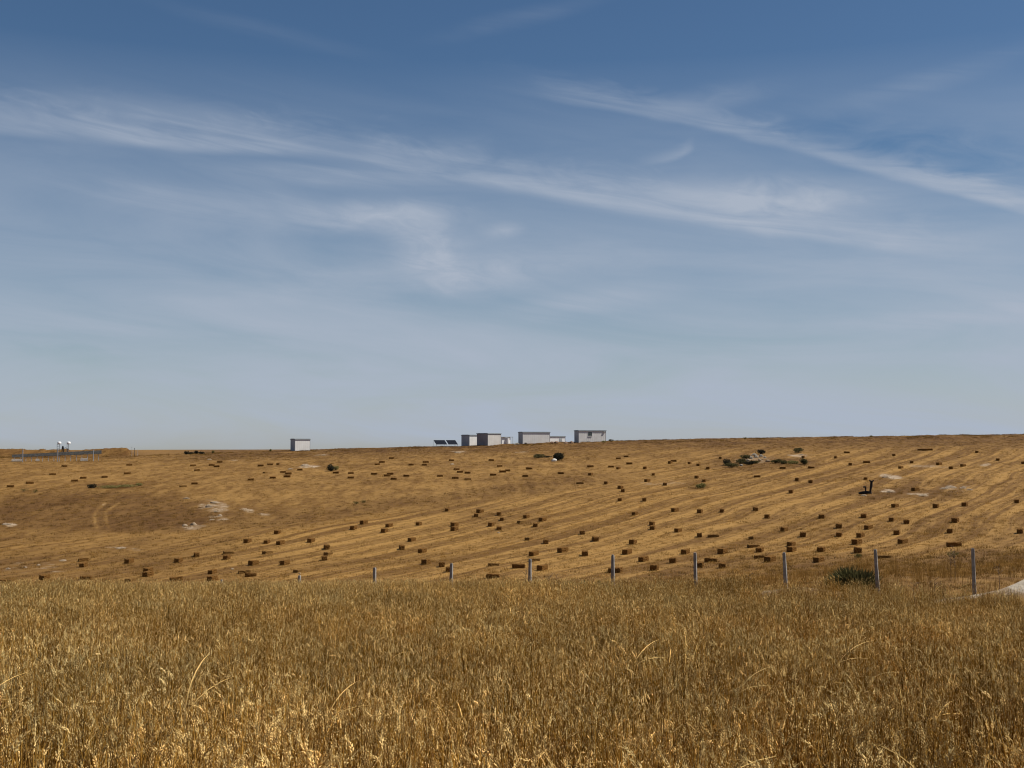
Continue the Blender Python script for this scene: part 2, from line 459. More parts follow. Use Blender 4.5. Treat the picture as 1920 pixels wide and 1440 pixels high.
# ------------------------------------------------------------------ scattered plants (uncountable: grass and wheat)
def scatter(name, pts, rot, scl, idx, tint, protos, label, cat):
    c = bpy.data.collections.new(name + '_sources')
    for i, me in enumerate(protos):
        o = bpy.data.objects.new('%s_clump_%03d' % (name, i), me)
        tag(o, label, cat, kind='stuff')
        c.objects.link(o)
    me = bpy.data.meshes.new(name)
    me.vertices.add(len(pts)); me.vertices.foreach_set('co', np.asarray(pts, 'f').ravel())
    for nm, ty, v in (('rot', 'FLOAT_VECTOR', rot), ('scl', 'FLOAT_VECTOR', scl), ('tint', 'FLOAT_VECTOR', tint)):
        a = me.attributes.new(nm, ty, 'POINT'); a.data.foreach_set('vector', np.asarray(v, 'f').ravel())
    a = me.attributes.new('idx', 'INT', 'POINT'); a.data.foreach_set('value', np.asarray(idx, 'i'))
    o = link(name, me); tag(o, label, cat, kind='stuff')
    ng = bpy.data.node_groups.new(name + '_scatter', 'GeometryNodeTree')
    ng.interface.new_socket('Geometry', in_out='INPUT', socket_type='NodeSocketGeometry')
    ng.interface.new_socket('Geometry', in_out='OUTPUT', socket_type='NodeSocketGeometry')
    gi, go = ng.nodes.new('NodeGroupInput'), ng.nodes.new('NodeGroupOutput')
    ip = ng.nodes.new('GeometryNodeInstanceOnPoints')
    ci = ng.nodes.new('GeometryNodeCollectionInfo')
    ci.inputs['Collection'].default_value = c
    ci.inputs['Separate Children'].default_value = True
    ci.inputs['Reset Children'].default_value = True
    def na(nm, ty):
        n = ng.nodes.new('GeometryNodeInputNamedAttribute'); n.data_type = ty; n.inputs['Name'].default_value = nm
        return n.outputs['Attribute']
    e2r = ng.nodes.new('FunctionNodeEulerToRotation')
    L = ng.links.new
    L(gi.outputs[0], ip.inputs['Points']); L(ci.outputs[0], ip.inputs['Instance'])
    ip.inputs['Pick Instance'].default_value = True
    L(na('idx', 'INT'), ip.inputs['Instance Index'])
    L(na('rot', 'FLOAT_VECTOR'), e2r.inputs[0]); L(e2r.outputs[0], ip.inputs['Rotation'])
    L(na('scl', 'FLOAT_VECTOR'), ip.inputs['Scale'])
    L(ip.outputs[0], go.inputs[0])
    md = o.modifiers.new('scatter', 'NODES'); md.node_group = ng
    return o

U = random.uniform
def ribbon(mb, pts, widths, side, mi):
    side = Vector(side)
    b = len(mb.v)
    for p, w in zip(pts, widths):
        mb.v.append(tuple(p - side * w / 2)); mb.v.append(tuple(p + side * w / 2))
    for i in range(len(pts) - 1):
        mb.f.append((b + 2 * i, b + 2 * i + 1, b + 2 * i + 3, b + 2 * i + 2)); mb.m.append(mi)

def spikelet(mb, p, d, l, r):
    d = d.normalized(); u = d.orthogonal().normalized(); w = d.cross(u)
    m = p + d * l * .45; q = len(mb.v)
    mb.v += [tuple(p), tuple(m + u * r), tuple(m + w * r * .7), tuple(m - u * r), tuple(m - w * r * .7), tuple(p + d * l)]
    for i in range(4):
        mb.f.append((q, q + 1 + (i + 1) % 4, q + 1 + i)); mb.f.append((q + 5, q + 1 + i, q + 1 + (i + 1) % 4)); mb.m += [1, 1]

def wheat_clump(k, stray=False):
    mb = MB()
    n = 38; vals = []
    for s in range(n):
        vals += [U(0, .16) if random.random() < .36 else U(.35, 1)] * (len(mb.v) - len(vals)) if s else []  # many stalks coloured dark throughout, painting in the shadowed gaps between plants
        a, q = U(0, 6.283), math.sqrt(U(0, 1)) * 0.24
        p0 = Vector((math.cos(a) * q, math.sin(a) * q, 0))
        h = U(0.52, 0.98) if random.random() < .75 else U(.3, .6)
        la, lm = U(0, 6.283), abs(random.gauss(0, 0.075)) + 0.01
        if random.random() < 0.07: lm = U(0.3, 0.9); h *= 0.95
        ld = Vector((math.cos(la), math.sin(la), 0))
        pts = []
        for i in range(5):
            t = i / 4
            pts.append(p0 + ld * lm * t * t * h + Vector((0, 0, h * t * (1 - 0.25 * lm * t))))
        rr = U(0.0020, 0.0032)
        mb.tube(pts, [rr * 1.3, rr * 1.2, rr * 1.1, rr * .8, rr * 0.5], 3, 0, False)
        top, d0 = pts[-1], (pts[-1] - pts[-2]).normalized()
        kind = random.random()
        if kind < .55:          # compact nodding ear
            nod = U(-.1, .8); p, d = top, d0; m = random.choice((5, 6, 7))
            for i in range(m):
                d = (d + (ld - Vector((0, 0, .6))) * nod * .2).normalized()
                o = d.orthogonal().normalized(); o = (o * math.cos(i * 3.14 + .4) + d.cross(o) * math.sin(i * 3.14 + .4))
                spikelet(mb, p + o * .003, d + o * .45, U(.020, .029), U(.0044, .0066)); p = p + d * .0095
            for w in range(3):
                dd = (d + Vector((U(-.4, .4), U(-.4, .4), U(-.25, .4)))).normalized(); sd = dd.orthogonal().normalized() * .0013
                mb.poly((p - sd, p + sd, p + dd * U(.04, .09)), 1)
        elif kind < .93:        # loose oat-like panicle
            for i in range(random.choice((4, 5, 6, 7))):
                t = U(.72, 1.0); f = t * 4; j = min(int(f), 3); b0 = pts[j].lerp(pts[j + 1], f - j)
                aa = U(0, 6.283); off = Vector((math.cos(aa), math.sin(aa), U(-.3, .6))) * U(.008, .04)
                spikelet(mb, b0 + off, Vector((off.x * 7, off.y * 7, U(-1.6, .9))), U(.022, .036), U(.0042, .0066))
        for l in range(random.choice((0, 1, 1, 2))):
            t = U(0.1, 0.8); i = min(int(t * 4), 3)
            b0 = pts[i].lerp(pts[i + 1], t * 4 - i)
            aa = U(0, 6.283); od = Vector((math.cos(aa), math.sin(aa), 0)); sd = Vector((-od.y, od.x, U(-.5, .5))).normalized()
            ln = U(0.08, 0.22); rise = U(0.4, 1.6)
            lp = [b0 + od * ln * tt * (0.38 + 0.2 * tt) + Vector((0, 0, ln * (rise * tt - (rise + U(.4, .9)) * tt * tt))) for tt in (0, .33, .66, 1)]
            w = U(0.004, 0.008)
            ribbon(mb, lp, [w * .8, w, w * .8, w * .15], sd, 2)
    vals += [random.random()] * (len(mb.v) - len(vals))
    if stray:   # a few tall bent straws standing over the crop
        for s in range(2):
            aa = U(0, 6.283); od = Vector((math.cos(aa), math.sin(aa), 0)); sd = Vector((-od.y, od.x, 0.3)).normalized()
            p0 = Vector((U(-.15, .15), U(-.15, .15), 0.35)); ln = U(0.6, .95); bend = U(0.2, 0.95)
            lp = [p0 + od * ln * bend * t * t + Vector((0, 0, ln * (t - bend * 0.5 * t * t * t))) for t in [q / 9 for q in range(10)]]
            ribbon(mb, lp, [.005, .006, .006, .007, .008, .009, .010, .010, .007, .002], sd, 2)
    vals += [.95] * (len(mb.v) - len(vals))
    me = mb.mesh('wheat_clump', [M_STEM, M_HEAD, M_LEAF])
    me.attributes.new('stalk', 'FLOAT', 'POINT').data.foreach_set('value', vals)
    return me

FP0, FP7 = Vector((-7.0, 60.0)), Vector((18.65, 47.5))       # the fence line
FD = (FP7 - FP0).normalized(); FN = Vector((FD.y, -FD.x))      # FN points to the viewer
def fence_side(x, y):
    return (x - FP0.x) * FN.x + (y - FP0.y) * FN.y

def make_wheat():
    protos = [wheat_clump(k, k >= 13) for k in range(16)]
    n = 10800
    r = np.sqrt(rng.uniform(4.2 ** 2, 70 ** 2, n * 2)); a = np.radians(rng.uniform(-34, 34, n * 2))
    x, y = np.sin(a) * r, np.cos(a) * r
    fs = fence_side(x, y)
    keep = fs > 1.6 + 1.6 * sstep(10, 19, x) + 1.1 * fbm(x / 1.8, y / 1.8, 61, 3)
    keep &= 1.5 * bump(x, y, 21.4, 44.4, 3.4, 2.1) + .8 * bump(x, y, 17.6, 46.4, 2.4, .8) < 0.35
    keep &= bump(x, y, 11.6, 49.0, 2.4, 0.9) < 0.45
    # keep density even: more clumps near, where single stems show
    dens = np.interp(r, [5, 20, 40, 70], [1.0, 0.95, 0.85, 0.8])
    keep &= rng.random(len(x)) < dens
    x, y, r = x[keep], y[keep], r[keep]
    z = ground(x, y) - 0.02
    m = len(x)
    hn = fbm(x / 4, y / 4, 71, 3)
    patch = fbm(x / 1.1, y / 1.1, 72, 2)
    s = 1 + 0.13 * hn + 0.07 * patch + rng.normal(0, .08, m)
    s *= 1 - 0.10 * sstep(40, 60, r)
    lean = 0.10 * fbm(x / 6, y / 6, 73, 2); lean2 = 0.12 * fbm(x / 5, y / 5, 74, 2)
    # lodged spots close to the viewer
    lod = sstep(0.1, 0.45, fbm(x / 1.6, y / 1.6, 75, 3)) * (1 - sstep(9, 16, r))
    tiltx = lean + rng.normal(0, .05, m) + lod * rng.normal(0, 0.26, m)
    tilty = lean2 + rng.normal(0, .05, m) + lod * rng.normal(0, 0.26, m)
    rot = np.stack([tiltx, tilty, rng.uniform(0, 6.283, m)], -1)
    scl = np.stack([s * 1.05, s * 1.05, s * 1.04], -1)
    idx = np.where(rng.random(m) < 0.035, rng.integers(13, 16, m), rng.integers(0, 13, m))
    t = 1 + 0.22 * fbm(x / 7, y / 10, 76, 3) + 0.18 * patch + rng.normal(0, .16, m)
    t = t + .30 * np.clip(fbm(x / 1.3, y / 1.3, 78, 3) + .1, 0, 1) * (1 - sstep(9, 17, r))
    t = np.clip(t, .45, 1.7)
    warm = rng.normal(0, .03, m) + 0.05 * fbm(x / 5, y / 5, 77, 2)
    tint = np.stack([t * (1 + warm), t, t * (1 - 1.6 * warm)], -1)
    return scatter('wheat', np.stack([x, y, z], -1), rot, scl, idx, tint, protos,
                   'dense golden ripe wheat filling the whole foreground up to the fence posts', 'wheat')
make_wheat()

def tuft(n, h, spread, w, lay=0.6):
    mb = MB()
    for i in range(n):
        a = U(0, 6.283); q = math.sqrt(U(0, 1)) * spread
        p = Vector((math.cos(a) * q, math.sin(a) * q, -0.02))
        aa = U(0, 6.283); od = Vector((math.cos(aa), math.sin(aa), 0)); sd = Vector((-od.y, od.x, 0))
        hh = h * U(.45, 1.1); l = lay * U(.2, 1.3)
        pts = [p + od * hh * l * t * t + Vector((0, 0, hh * t * (1 - .3 * t * l))) for t in (0, .5, 1)]
        ribbon(mb, pts, [w, w * .8, w * .15], sd, 0)
    return mb.mesh('grass_tuft', [M_DRYGRASS])

def make_stubble():
    protos = [tuft(14, .15, .20, .012, .8) for _ in range(6)]          # stubble
    protos += [tuft(22, .06, .30, .016, 4.0) for _ in range(4)]        # loose straw lying flat
    protos += [tuft(26, .20, .26, .012, .9) for _ in range(5)]         # standing dry grass
    protos += [tuft(16, .85, .22, .010, .3) for _ in range(3)]         # tall weeds by the fence
    n = 150000
    r = 62 + (292 - 62) * rng.random(n) ** 0.9; a = np.radians(rng.uniform(-27.5, 27.5, n))
    x, y = np.sin(a) * r, np.cos(a) * r
    z = ground(x, y)
    st, we, ba = zones(x, y, z)
    # straw lies in swaths along the mowing direction
    ca, sa = math.cos(STRIPE), math.sin(STRIPE)
    ac = x * ca - y * sa; al = x * sa + y * ca
    sw = fbm(ac / 2.4, al / 60.0, 81, 3)
    keep = rng.random(n) < np.clip(0.62 + 0.6 * sw * st, .1, 1) * (1 - 0.85 * ba)
    x, y, z, r, st, we, ba, sw = (q[keep] for q in (x, y, z, r, st, we, ba, sw))
    m = len(x)
    u = rng.random(m)
    idx = np.where(u < .55, rng.integers(0, 6, m), rng.integers(6, 10, m))
    patch = fbm(x / 4, y / 7, 82, 4)
    tall = (rng.random(m) < we * 0.45) | ((patch > .42) & (rng.random(m) < .25))
    idx = np.where(tall, rng.integers(10, 15, m), idx)
    t = 0.80 + 0.32 * sw * st + 0.22 * patch - 0.30 * we + rng.normal(0, .27, m)
    t = np.where(tall, t * .95 + .08, t)
    t = np.clip(t, .25, 1.5)
    s = rng.uniform(.8, 1.75, m)
    s = np.where(tall & (r > 262), s * .75, s)
    # rough strip beyond the fence
    k = 9000
    r2 = rng.uniform(44, 100, k); a2 = np.radians(rng.uniform(-26, 27.5, k))
    x2, y2 = np.sin(a2) * r2, np.cos(a2) * r2
    z2 = ground(x2, y2); fs = fence_side(x2, y2)
    _, _, b2 = zones(x2, y2, z2)
    lim = -14 - 14 * sstep(5, 25, x2)
    kp = (fs < 0.9) & (fs > lim + 8 * fbm(x2 / 6, y2 / 6, 83, 3)) & (b2 < .3)
    x2, y2, z2 = x2[kp], y2[kp], z2[kp]; k = len(x2)
    p2 = fbm(x2 / 2.5, y2 / 4.0, 84, 3)
    idx2 = np.where(rng.random(k) < .25 + .3 * p2, rng.integers(15, 18, k), rng.integers(10, 15, k))
    t2 = np.clip(.80 + .40 * p2 + rng.normal(0, .12, k), .3, 1.4)
    # dark ragged growth along the crest line
    k3 = 5200
    r3 = rng.uniform(274, 289, k3); a3 = np.radians(rng.uniform(-27, 27, k3)); x3, y3 = np.sin(a3) * r3, np.cos(a3) * r3
    kp = rng.random(k3) < np.clip(.25 + 1.3 * fbm(x3 / 3.2, y3 / 9, 85, 3), 0, 1)
    x3, y3 = x3[kp], y3[kp]; k3 = len(x3)
    x2, y2, z2 = np.concatenate([x2, x3]), np.concatenate([y2, y3]), np.concatenate([z2, ground(x3, y3)])
    idx2 = np.concatenate([idx2, rng.integers(10, 15, k3)]); t2 = np.concatenate([t2, rng.uniform(.3, .62, k3)]); k = len(x2)
    X, Y, Z = np.concatenate([x, x2]), np.concatenate([y, y2]), np.concatenate([z, z2])
    T = np.concatenate([t, t2]); S2 = rng.uniform(.7, 1.2, k); S2[k - k3:] = rng.uniform(.8, 2.3, k3); S = np.concatenate([s, S2]); I = np.concatenate([idx, idx2])
    m = len(X)
    rot = np.stack([rng.normal(0, .06, m), rng.normal(0, .06, m), rng.uniform(0, 6.283, m)], -1)
    tint = np.stack([T, T * .91, T * .86], -1)
    return scatter('dry_grass', np.stack([X, Y, Z], -1), rot, np.stack([S, S, S], -1), I, tint, protos,
                   'short dry straw stubble and grass covering the mown hillside beyond the fence', 'dry grass')
make_stubble()

# ------------------------------------------------------------------ straw bales
def bale_mesh(k, mats):
    R = random.Random(100 + k)
    bm = bmesh.new()
    bmesh.ops.create_cube(bm, size=1.0)
    bmesh.ops.subdivide_edges(bm, edges=bm.edges[:], cuts=5, use_grid_fill=True)
    L, W, H = 1.15, .56, .50
    for v in bm.verts:
        p = v.co
        ex = sum(1 for q in p if abs(q) > .49)
        f = 1 - 0.035 * max(0, ex - 1)
        x, y, z = p.x * L * f, p.y * W * f, p.z * H * f
        # twine pulls two waists in
        g = math.exp(-((x - .24) / .045) ** 2) + math.exp(-((x + .24) / .045) ** 2)
        y *= 1 - .05 * g; z *= 1 - .05 * g
        v.co = (x + R.gauss(0, .012), y + R.gauss(0, .012), z + R.gauss(0, .012) + H / 2)
    me = bpy.data.meshes.new('straw_bale')
    bm.to_mesh(me); bm.free()
    verts = [tuple(v.co) for v in me.vertices]; faces = [tuple(p.vertices) for p in me.polygons]
    mb = MB(); mb.v = verts; mb.f = faces; mb.m = [0] * len(faces)
    for i in range(170):          # loose straws sticking out
        f = R.choice(faces); c = sum((Vector(verts[j]) for j in f), Vector()) / len(f)
        n = (c - Vector((c.x * .7, 0, H / 2))).normalized()
        d = (n * .5 + Vector((R.gauss(0, .6), R.gauss(0, .6), R.gauss(0, .4)))).normalized()
        s = d.orthogonal().normalized() * .005
        mb.poly((c - s - n * .01, c + s - n * .01, c + d * R.uniform(.05, .13)), 1)
    bpy.data.meshes.remove(me)
    return mb.mesh('straw_bale', mats)
BALES = [bale_mesh(k, [M_BALE, M_TWINE]) for k in range(5)]
OLDBALES = [bale_mesh(10 + k, [M_BALEOLD, M_TWINE]) for k in range(3)]

BL = {   # crop origin: list of (x, y, type) in a six times enlarged crop; s side-on, e end-on, d turned, f faded and low
 (0, 800): [(725,438,'s'),(1455,425,'s'),(593,530,'s'),(1432,521,'s'),(1178,559,'s'),(937,572,'s'),(840,603,'s'),(335,628,'s'),(118,667,'s')],
 (320, 800): [(253,432,'s'),(298,485,'s'),(553,393,'s'),(462,428,'s'),(520,443,'s'),(1013,434,'s'),(1120,420,'s'),(1207,418,'e'),(1062,510,'f'),
   (903,590,'s'),(1148,570,'s'),(1265,505,'s'),(1325,525,'s'),(1310,556,'s'),(1455,480,'s'),(270,633,'s'),(140,663,'f'),(1860,514,'s'),
   (1200,1185,'d'),(865,1285,'d'),(1083,1290,'d'),(1237,1302,'d'),(1580,1280,'d'),(1755,1355,'e')],
 (640, 800): [(565,350,'s'),(457,395,'s'),(405,419,'s'),(785,424,'s'),(950,395,'s'),(935,425,'s'),(1240,374,'s'),(1688,374,'s'),(1782,438,'s'),
   (1297,475,'s'),(1335,505,'s'),(1420,514,'s'),(1870,488,'s'),(1815,502,'s'),(1708,537,'s'),(370,525,'s'),(515,546,'s'),(550,527,'s'),
   (108,517,'s'),(106,570,'s'),(732,549,'s'),(590,582,'s'),(1112,549,'s'),(1282,573,'s'),(1423,586,'f'),(1190,930,'e'),(1560,950,'d'),
   (1515,995,'e'),(1775,978,'e'),(1807,1035,'e'),(252,1075,'d'),(138,1137,'d'),(540,1110,'d'),(485,1170,'d'),(872,1090,'d'),(1273,1100,'d'),
   (1273,1145,'d'),(1685,1097,'d'),(1775,1140,'e'),(792,1265,'d'),(680,1357,'e'),(912,1395,'d')],
 (960, 800): [(1285,330,'s'),(1197,352,'s'),(1320,411,'s'),(882,445,'s'),(1115,446,'s'),(1197,466,'d'),(192,467,'s'),(150,550,'s'),(550,519,'s'),
   (883,533,'d'),(1497,463,'e'),(1780,403,'d'),(1818,382,'s'),(1590,535,'e'),(1522,604,'d'),(1058,632,'e'),(765,630,'f'),(1720,645,'e'),
   (1220,680,'d'),(1247,716,'e'),(1213,820,'e'),(1490,820,'e'),(1383,973,'d'),(1835,935,'d'),(1575,1090,'e'),(1580,1135,'e'),(1870,1165,'d'),
   (163,1010,'d'),(343,1045,'d'),(263,1107,'e'),(100,1065,'f'),(790,1187,'e'),(938,1262,'e'),(380,1290,'e'),(190,1250,'f'),(1360,1297,'d'),
   (570,1385,'d'),(245,1425,'d'),(820,1425,'e'),(1295,1405,'d')],
 (1280, 800): [(423,350,'e'),(78,407,'d'),(177,428,'e'),(286,466,'e'),(158,566,'e'),(240,603,'e'),(838,556,'s'),(1445,456,'s'),(1125,462,'s'),
   (1847,288,'s'),(1722,343,'e'),(1357,340,'e'),(1885,420,'e'),(1287,590,'e'),(1440,618,'e'),(1218,730,'e'),(193,950,'e'),(443,942,'e'),
   (818,927,'e'),(950,1007,'e'),(1562,1007,'e'),(1142,1150,'d'),(1355,1212,'e'),(1757,1118,'e'),(1760,1212,'e'),(190,1215,'e'),(345,1220,'f'),
   (785,1240,'f'),(795,1333,'f'),(1220,1320,'d'),(1222,1377,'d'),(1557,1380,'e'),(868,1380,'e'),(448,1402,'d'),(30,1402,'d')],
 (1600, 800): [(752,256,'s'),(805,257,'s'),(860,256,'s'),(1390,281,'e'),(457,319,'e'),(150,396,'s'),(535,457,'d'),(657,398,'e'),(965,418,'d'),
   (1235,433,'d'),(1097,462,'e'),(1624,367,'e'),(1912,405,'e'),(138,582,'e'),(698,705,'d'),(470,887,'d'),(930,893,'e'),(1253,872,'e'),
   (1837,835,'e'),(118,1002,'e'),(430,1043,'e'),(597,1070,'e'),(172,1130,'d'),(1147,1055,'e'),(1083,1168,'e'),(1873,1170,'e'),(80,1217,'d'),
   (488,1190,'e'),(40,1290,'d'),(555,1288,'d'),(1133,1318,'s'),(47,1390,'e'),(340,1445,'f')],
 (0, 940): [(940,650,'s'),(940,712,'d'),(1455,672,'d'),(1665,770,'d'),(1665,818,'d'),(500,855,'d'),(65,897,'s'),(635,900,'f'),(965,860,'s'),
   (940,915,'s'),(765,932,'f'),(1460,875,'f')],
 (320, 940): [(290,598,'e'),(90,658,'d'),(630,628,'d'),(650,568,'f'),(1090,570,'f'),(930,693,'d'),(1285,690,'d'),(1770,582,'f'),(1730,637,'e'),
   (470,790,'d'),(65,870,'s'),(470,865,'d'),(830,785,'f'),(900,820,'s'),(1435,772,'f')],
 (640, 940): [(952,677,'d'),(1130,710,'e'),(1215,765,'e'),(1710,700,'f'),(1705,833,'s')],
 (960, 940): [(75,725,'s'),(340,745,'d'),(1115,770,'e'),(1195,770,'e'),(1480,645,'d'),(1600,745,'e'),(1810,665,'e'),(250,650,'f')],
 (1280, 940): [(315,655,'s'),(195,712,'e'),(443,717,'e'),(880,612,'f'),(980,648,'d'),(1530,652,'d')],
}
UP = [(105, 'the long solar panel row on the earth bank'), (253, 'the three thin poles by the bank'), (365, 'the black horizon bushes'),
      (563, 'the lone white cabin'), (622, 'the round bush on the left slope'), (836, 'the tilted solar panel pair'),
      (902, 'the two dark-ended cabins'), (1003, 'the windowless long white cabin'), (1107, 'the cabin with the small window'),
      (1235, 'the bare crest right of the cabins'), (1405, 'the grey rock outcrop'), (1500, 'the scrub beside the outcrop'), (1625, 'the charred stump'),
      (1785, 'the flat pale rocks'), (1905, 'the far right end of the crest')]
POSTW = ['first', 'second', 'third', 'fourth', 'fifth', 'sixth', 'seventh', 'eighth', 'ninth', 'tenth']
POSTS = [(415, 1087), (562, 1078.5), (703, 1064), (847, 1056), (994, 1048), (1149, 1040), (1303, 1036), (1470, 1036), (1641, 1030), (1824, 1028)]
DOWN = [(8, 'the far left wheat edge'), (155, 'the wheat edge under the wheel tracks'), (280, 'the wheat edge under the left rock patch')]
DOWN += [(p[0], 'the %s fence post from the left' % POSTW[i]) for i, p in enumerate(POSTS)]
ORD = ['nearest one', 'second', 'third', 'fourth', 'fifth', 'sixth', 'seventh', 'eighth', 'ninth', 'tenth', 'eleventh', 'twelfth', 'thirteenth',
       'fourteenth', 'fifteenth', 'sixteenth', 'seventeenth', 'eighteenth', 'nineteenth', 'twentieth']
bales = []
for (ox, oy), lst in BL.items():
    for (x, y, t) in lst:
        bales.append((ox + x / 6, oy + y / 6, t))
groups = {}
for i, (c, r, t) in enumerate(bales):
    lm = UP if r < 930 else DOWN
    key = min(lm, key=lambda q: abs(q[0] - c))[1]
    groups.setdefault((r < 930, key), []).append(i)
names = {}
KIND = {'s': 'side-on straw bale', 'e': 'end-on straw bale', 'd': 'turned straw bale', 'f': 'faded low straw bale'}
for (upper, key), ids in groups.items():
    ids.sort(key=lambda i: bales[i][1] if upper else -bales[i][1])
    for k, i in enumerate(ids):
        names[i] = '%s, %s %s %s' % (KIND[bales[i][2]], ORD[k], 'below' if upper else 'above', key)
for i, (c, r, t) in enumerate(bales):
    p = at(c, r, 0.22)
    az = -math.atan2(p.x, p.y)
    if t == 's': rz = az + math.radians(U(-14, 14)) + (math.pi if random.random() < .5 else 0)
    elif t == 'e': rz = az + math.radians(90 + U(-12, 8))
    elif t == 'd': rz = az + math.radians(64 + U(-9, 9))
    else: rz = az + math.radians(random.choice((15, 50, 70)) + U(-10, 10))
    me = random.choice(OLDBALES if t == 'f' else BALES)
    o = link('straw_bale', me, None, (p.x, p.y, p.z - (0.17 if t == 'f' else 0.03)),
             (random.gauss(0, .03), random.gauss(0, .03), rz))
    s = U(.82, .98); o.scale = (s, s * U(.96, 1.04), s * (.80 if t == 's' else .96))
    tag(o, names[i], 'straw bale', 'straw bales scattered over the mown hillside')

# ------------------------------------------------------------------ fence posts
def post_mesh(h, k):
    R = random.Random(k); mb = MB(); n = 8
    lv = [(-.35, .078), (0, .074), (h * .35, .070), (h * .7, .064), (h * .96, .060), (h, .045)]
    for z, w in lv:
        for (sx, sy) in ((-1, -1), (1, -1), (1, 1), (-1, 1)):
            mb.v.append((sx * w + R.gauss(0, .004), sy * w * .9 + R.gauss(0, .004), z))
    for i in range(len(lv) - 1):
        for q in range(4):
            mb.f.append((4 * i + q, 4 * i + (q + 1) % 4, 4 * i + 4 + (q + 1) % 4, 4 * i + 4 + q)); mb.m.append(0)
    t = 4 * (len(lv) - 1); mb.f.append((t, t + 1, t + 2, t + 3)); mb.m.append(0)
    me = mb.mesh('fence_post', [M_CONC])
    return me
for i, (c, r) in enumerate(POSTS):
    d = ray(c, r)
    # meet the fence line
    den = d.x * FN.x + d.y * FN.y
    t = (FP0.x * FN.x + FP0.y * FN.y) / den
    top = d * t
    gz = g1(top.x, top.y)
    h = max(1.2, top.z - gz)
    o = link('fence_post', post_mesh(h, i), None, (top.x, top.y, top.z - h), (0, 0, math.atan2(FD.y, FD.x)))
    lean = [-.05, .03, .02, .02, .01, .0, -.01, -.045, -.05, -.02][i]
    o.rotation_euler = (0, lean, math.atan2(FD.y, FD.x))
    o.location.x -= math.sin(lean) * h
    vis = ['its tip barely showing over the wheat', 'only its top above the wheat', 'short above the wheat, with a pale top', 'beside a dark bale',
           'between brown weed stalks', 'standing right of the low green weeds', 'with an end-on bale close behind',
           'leaning left by the pale track', 'next to the spiky green shrub', 'left of the pale spoil heap'][i]
    tag(o, 'grey concrete fence post, %s from the left, %s' % (POSTW[i], vis), 'fence post', 'grey concrete posts along the fence line')

# ------------------------------------------------------------------ shrubs
def shrub(name, p, w, h, material, leaf, n, label, cat='shrub', spiky=False, group=None, depth=None, flat=0.0, seed=0, stems=True):
    R = random.Random(seed + int(abs(p.x * 91 + p.y * 13)))
    depth = depth or w
    root = empty(name, p, R.uniform(0, .5) if depth == w else face_rz(p), label, cat, group)
    lobes = [(R.uniform(-.30, .30) * w, R.uniform(-.28, .28) * depth, R.uniform(.30, .62) * h, R.uniform(.26, .42)) for _ in range(7)]
    mb = MB()
    for i in range(n):
        lx, ly, lz, lr = R.choice(lobes)
        while True:
            q = Vector((R.uniform(-1, 1), R.uniform(-1, 1), R.uniform(-1, 1)))
            if .15 < q.length < 1: break
        q = q.normalized() * q.length ** .5
        c = Vector((lx + q.x * lr * w, ly + q.y * lr * depth, max(.03 * h, lz + q.z * lr * h * .95)))
        if spiky:
            d = Vector((c.x * 1.6 / w + R.gauss(0, .3), c.y * 1.6 / depth + R.gauss(0, .3), .9 + R.gauss(0, .25))).normalized()
            s = d.cross(Vector((R.gauss(0, 1), R.gauss(0, 1), R.gauss(0, 1)))).normalized() * leaf * .10
            mb.poly((c - s, c + s, c + d * leaf * .6 + s * .7, c + d * leaf * R.uniform(.9, 1.5)), 0)
        else:
            d = Vector((R.gauss(0, 1), R.gauss(0, 1), R.gauss(0, .8))).normalized()
            s = d.orthogonal().normalized() * leaf * .42
            mb.poly((c - d * leaf * .5, c + s, c + d * leaf * .6, c - s), 0)
    mb.build('foliage', material, root)
    st = MB()
    for i in range(9):
        lx, ly, lz, lr = lobes[i % len(lobes)]
        st.tube([(R.gauss(0, .04) * w, R.gauss(0, .04) * w, -.05), (lx * .4, ly * .4, lz * .6), (lx, ly, lz + lr * h * .5)], [.025 * h + .01, .016 * h + .006, .006], 5)
    st.build('stems', M_TWIG, root)
    return root

def shrub_px(name, c, r, wpx, hpx, material, label, n=500, leaf=.16, **kw):
    """c, r: middle of the foot of the bush in the photograph"""
    p = kw.pop('p', None) or at(c, r)
    k = F / p.y
    return shrub(name, p, wpx / k, hpx / k, material, leaf, n, label, **kw)

# by the fence
sp = on(1600, 52.0)
shrub('spiky_shrub', sp, 1.6, 1.1, M_SHRUBG, .36, 900, 'bushy grey-green spiky shrub at the foot of the ninth fence post', spiky=True)
lg = 'low green weeds along the fence'
for c, lab in ((1068, 'small olive weed clump, leftmost before the sixth fence post'), (1096, 'green weed clump between the two others before the sixth post'),
               (1116, 'dark green weed clump nearest the sixth fence post')):
    shrub('green_weed', on(c, 57.2), .62, .78, M_SHRUBG if c > 1080 else M_WEED, .13, 300, lab, 'weed', group=lg)
for c, lab in ((672, 'dark low weed left of the third fence post'), (722, 'dark low weed right of the third fence post'), (650, 'dark low weed farthest left of the third post')):
    shrub('green_weed', on(c, 62), .85, .95, M_WEED, .14, 260, lab, 'weed', group=lg)
shrub('dry_bush', on(1238, 53.6), 1.1, .85, plantmat('brown_dry_leaf', (.12, .065, .028), (.22, .13, .06), .2), .12, 420, 'brown dry bush between the sixth and seventh fence posts', spiky=True)

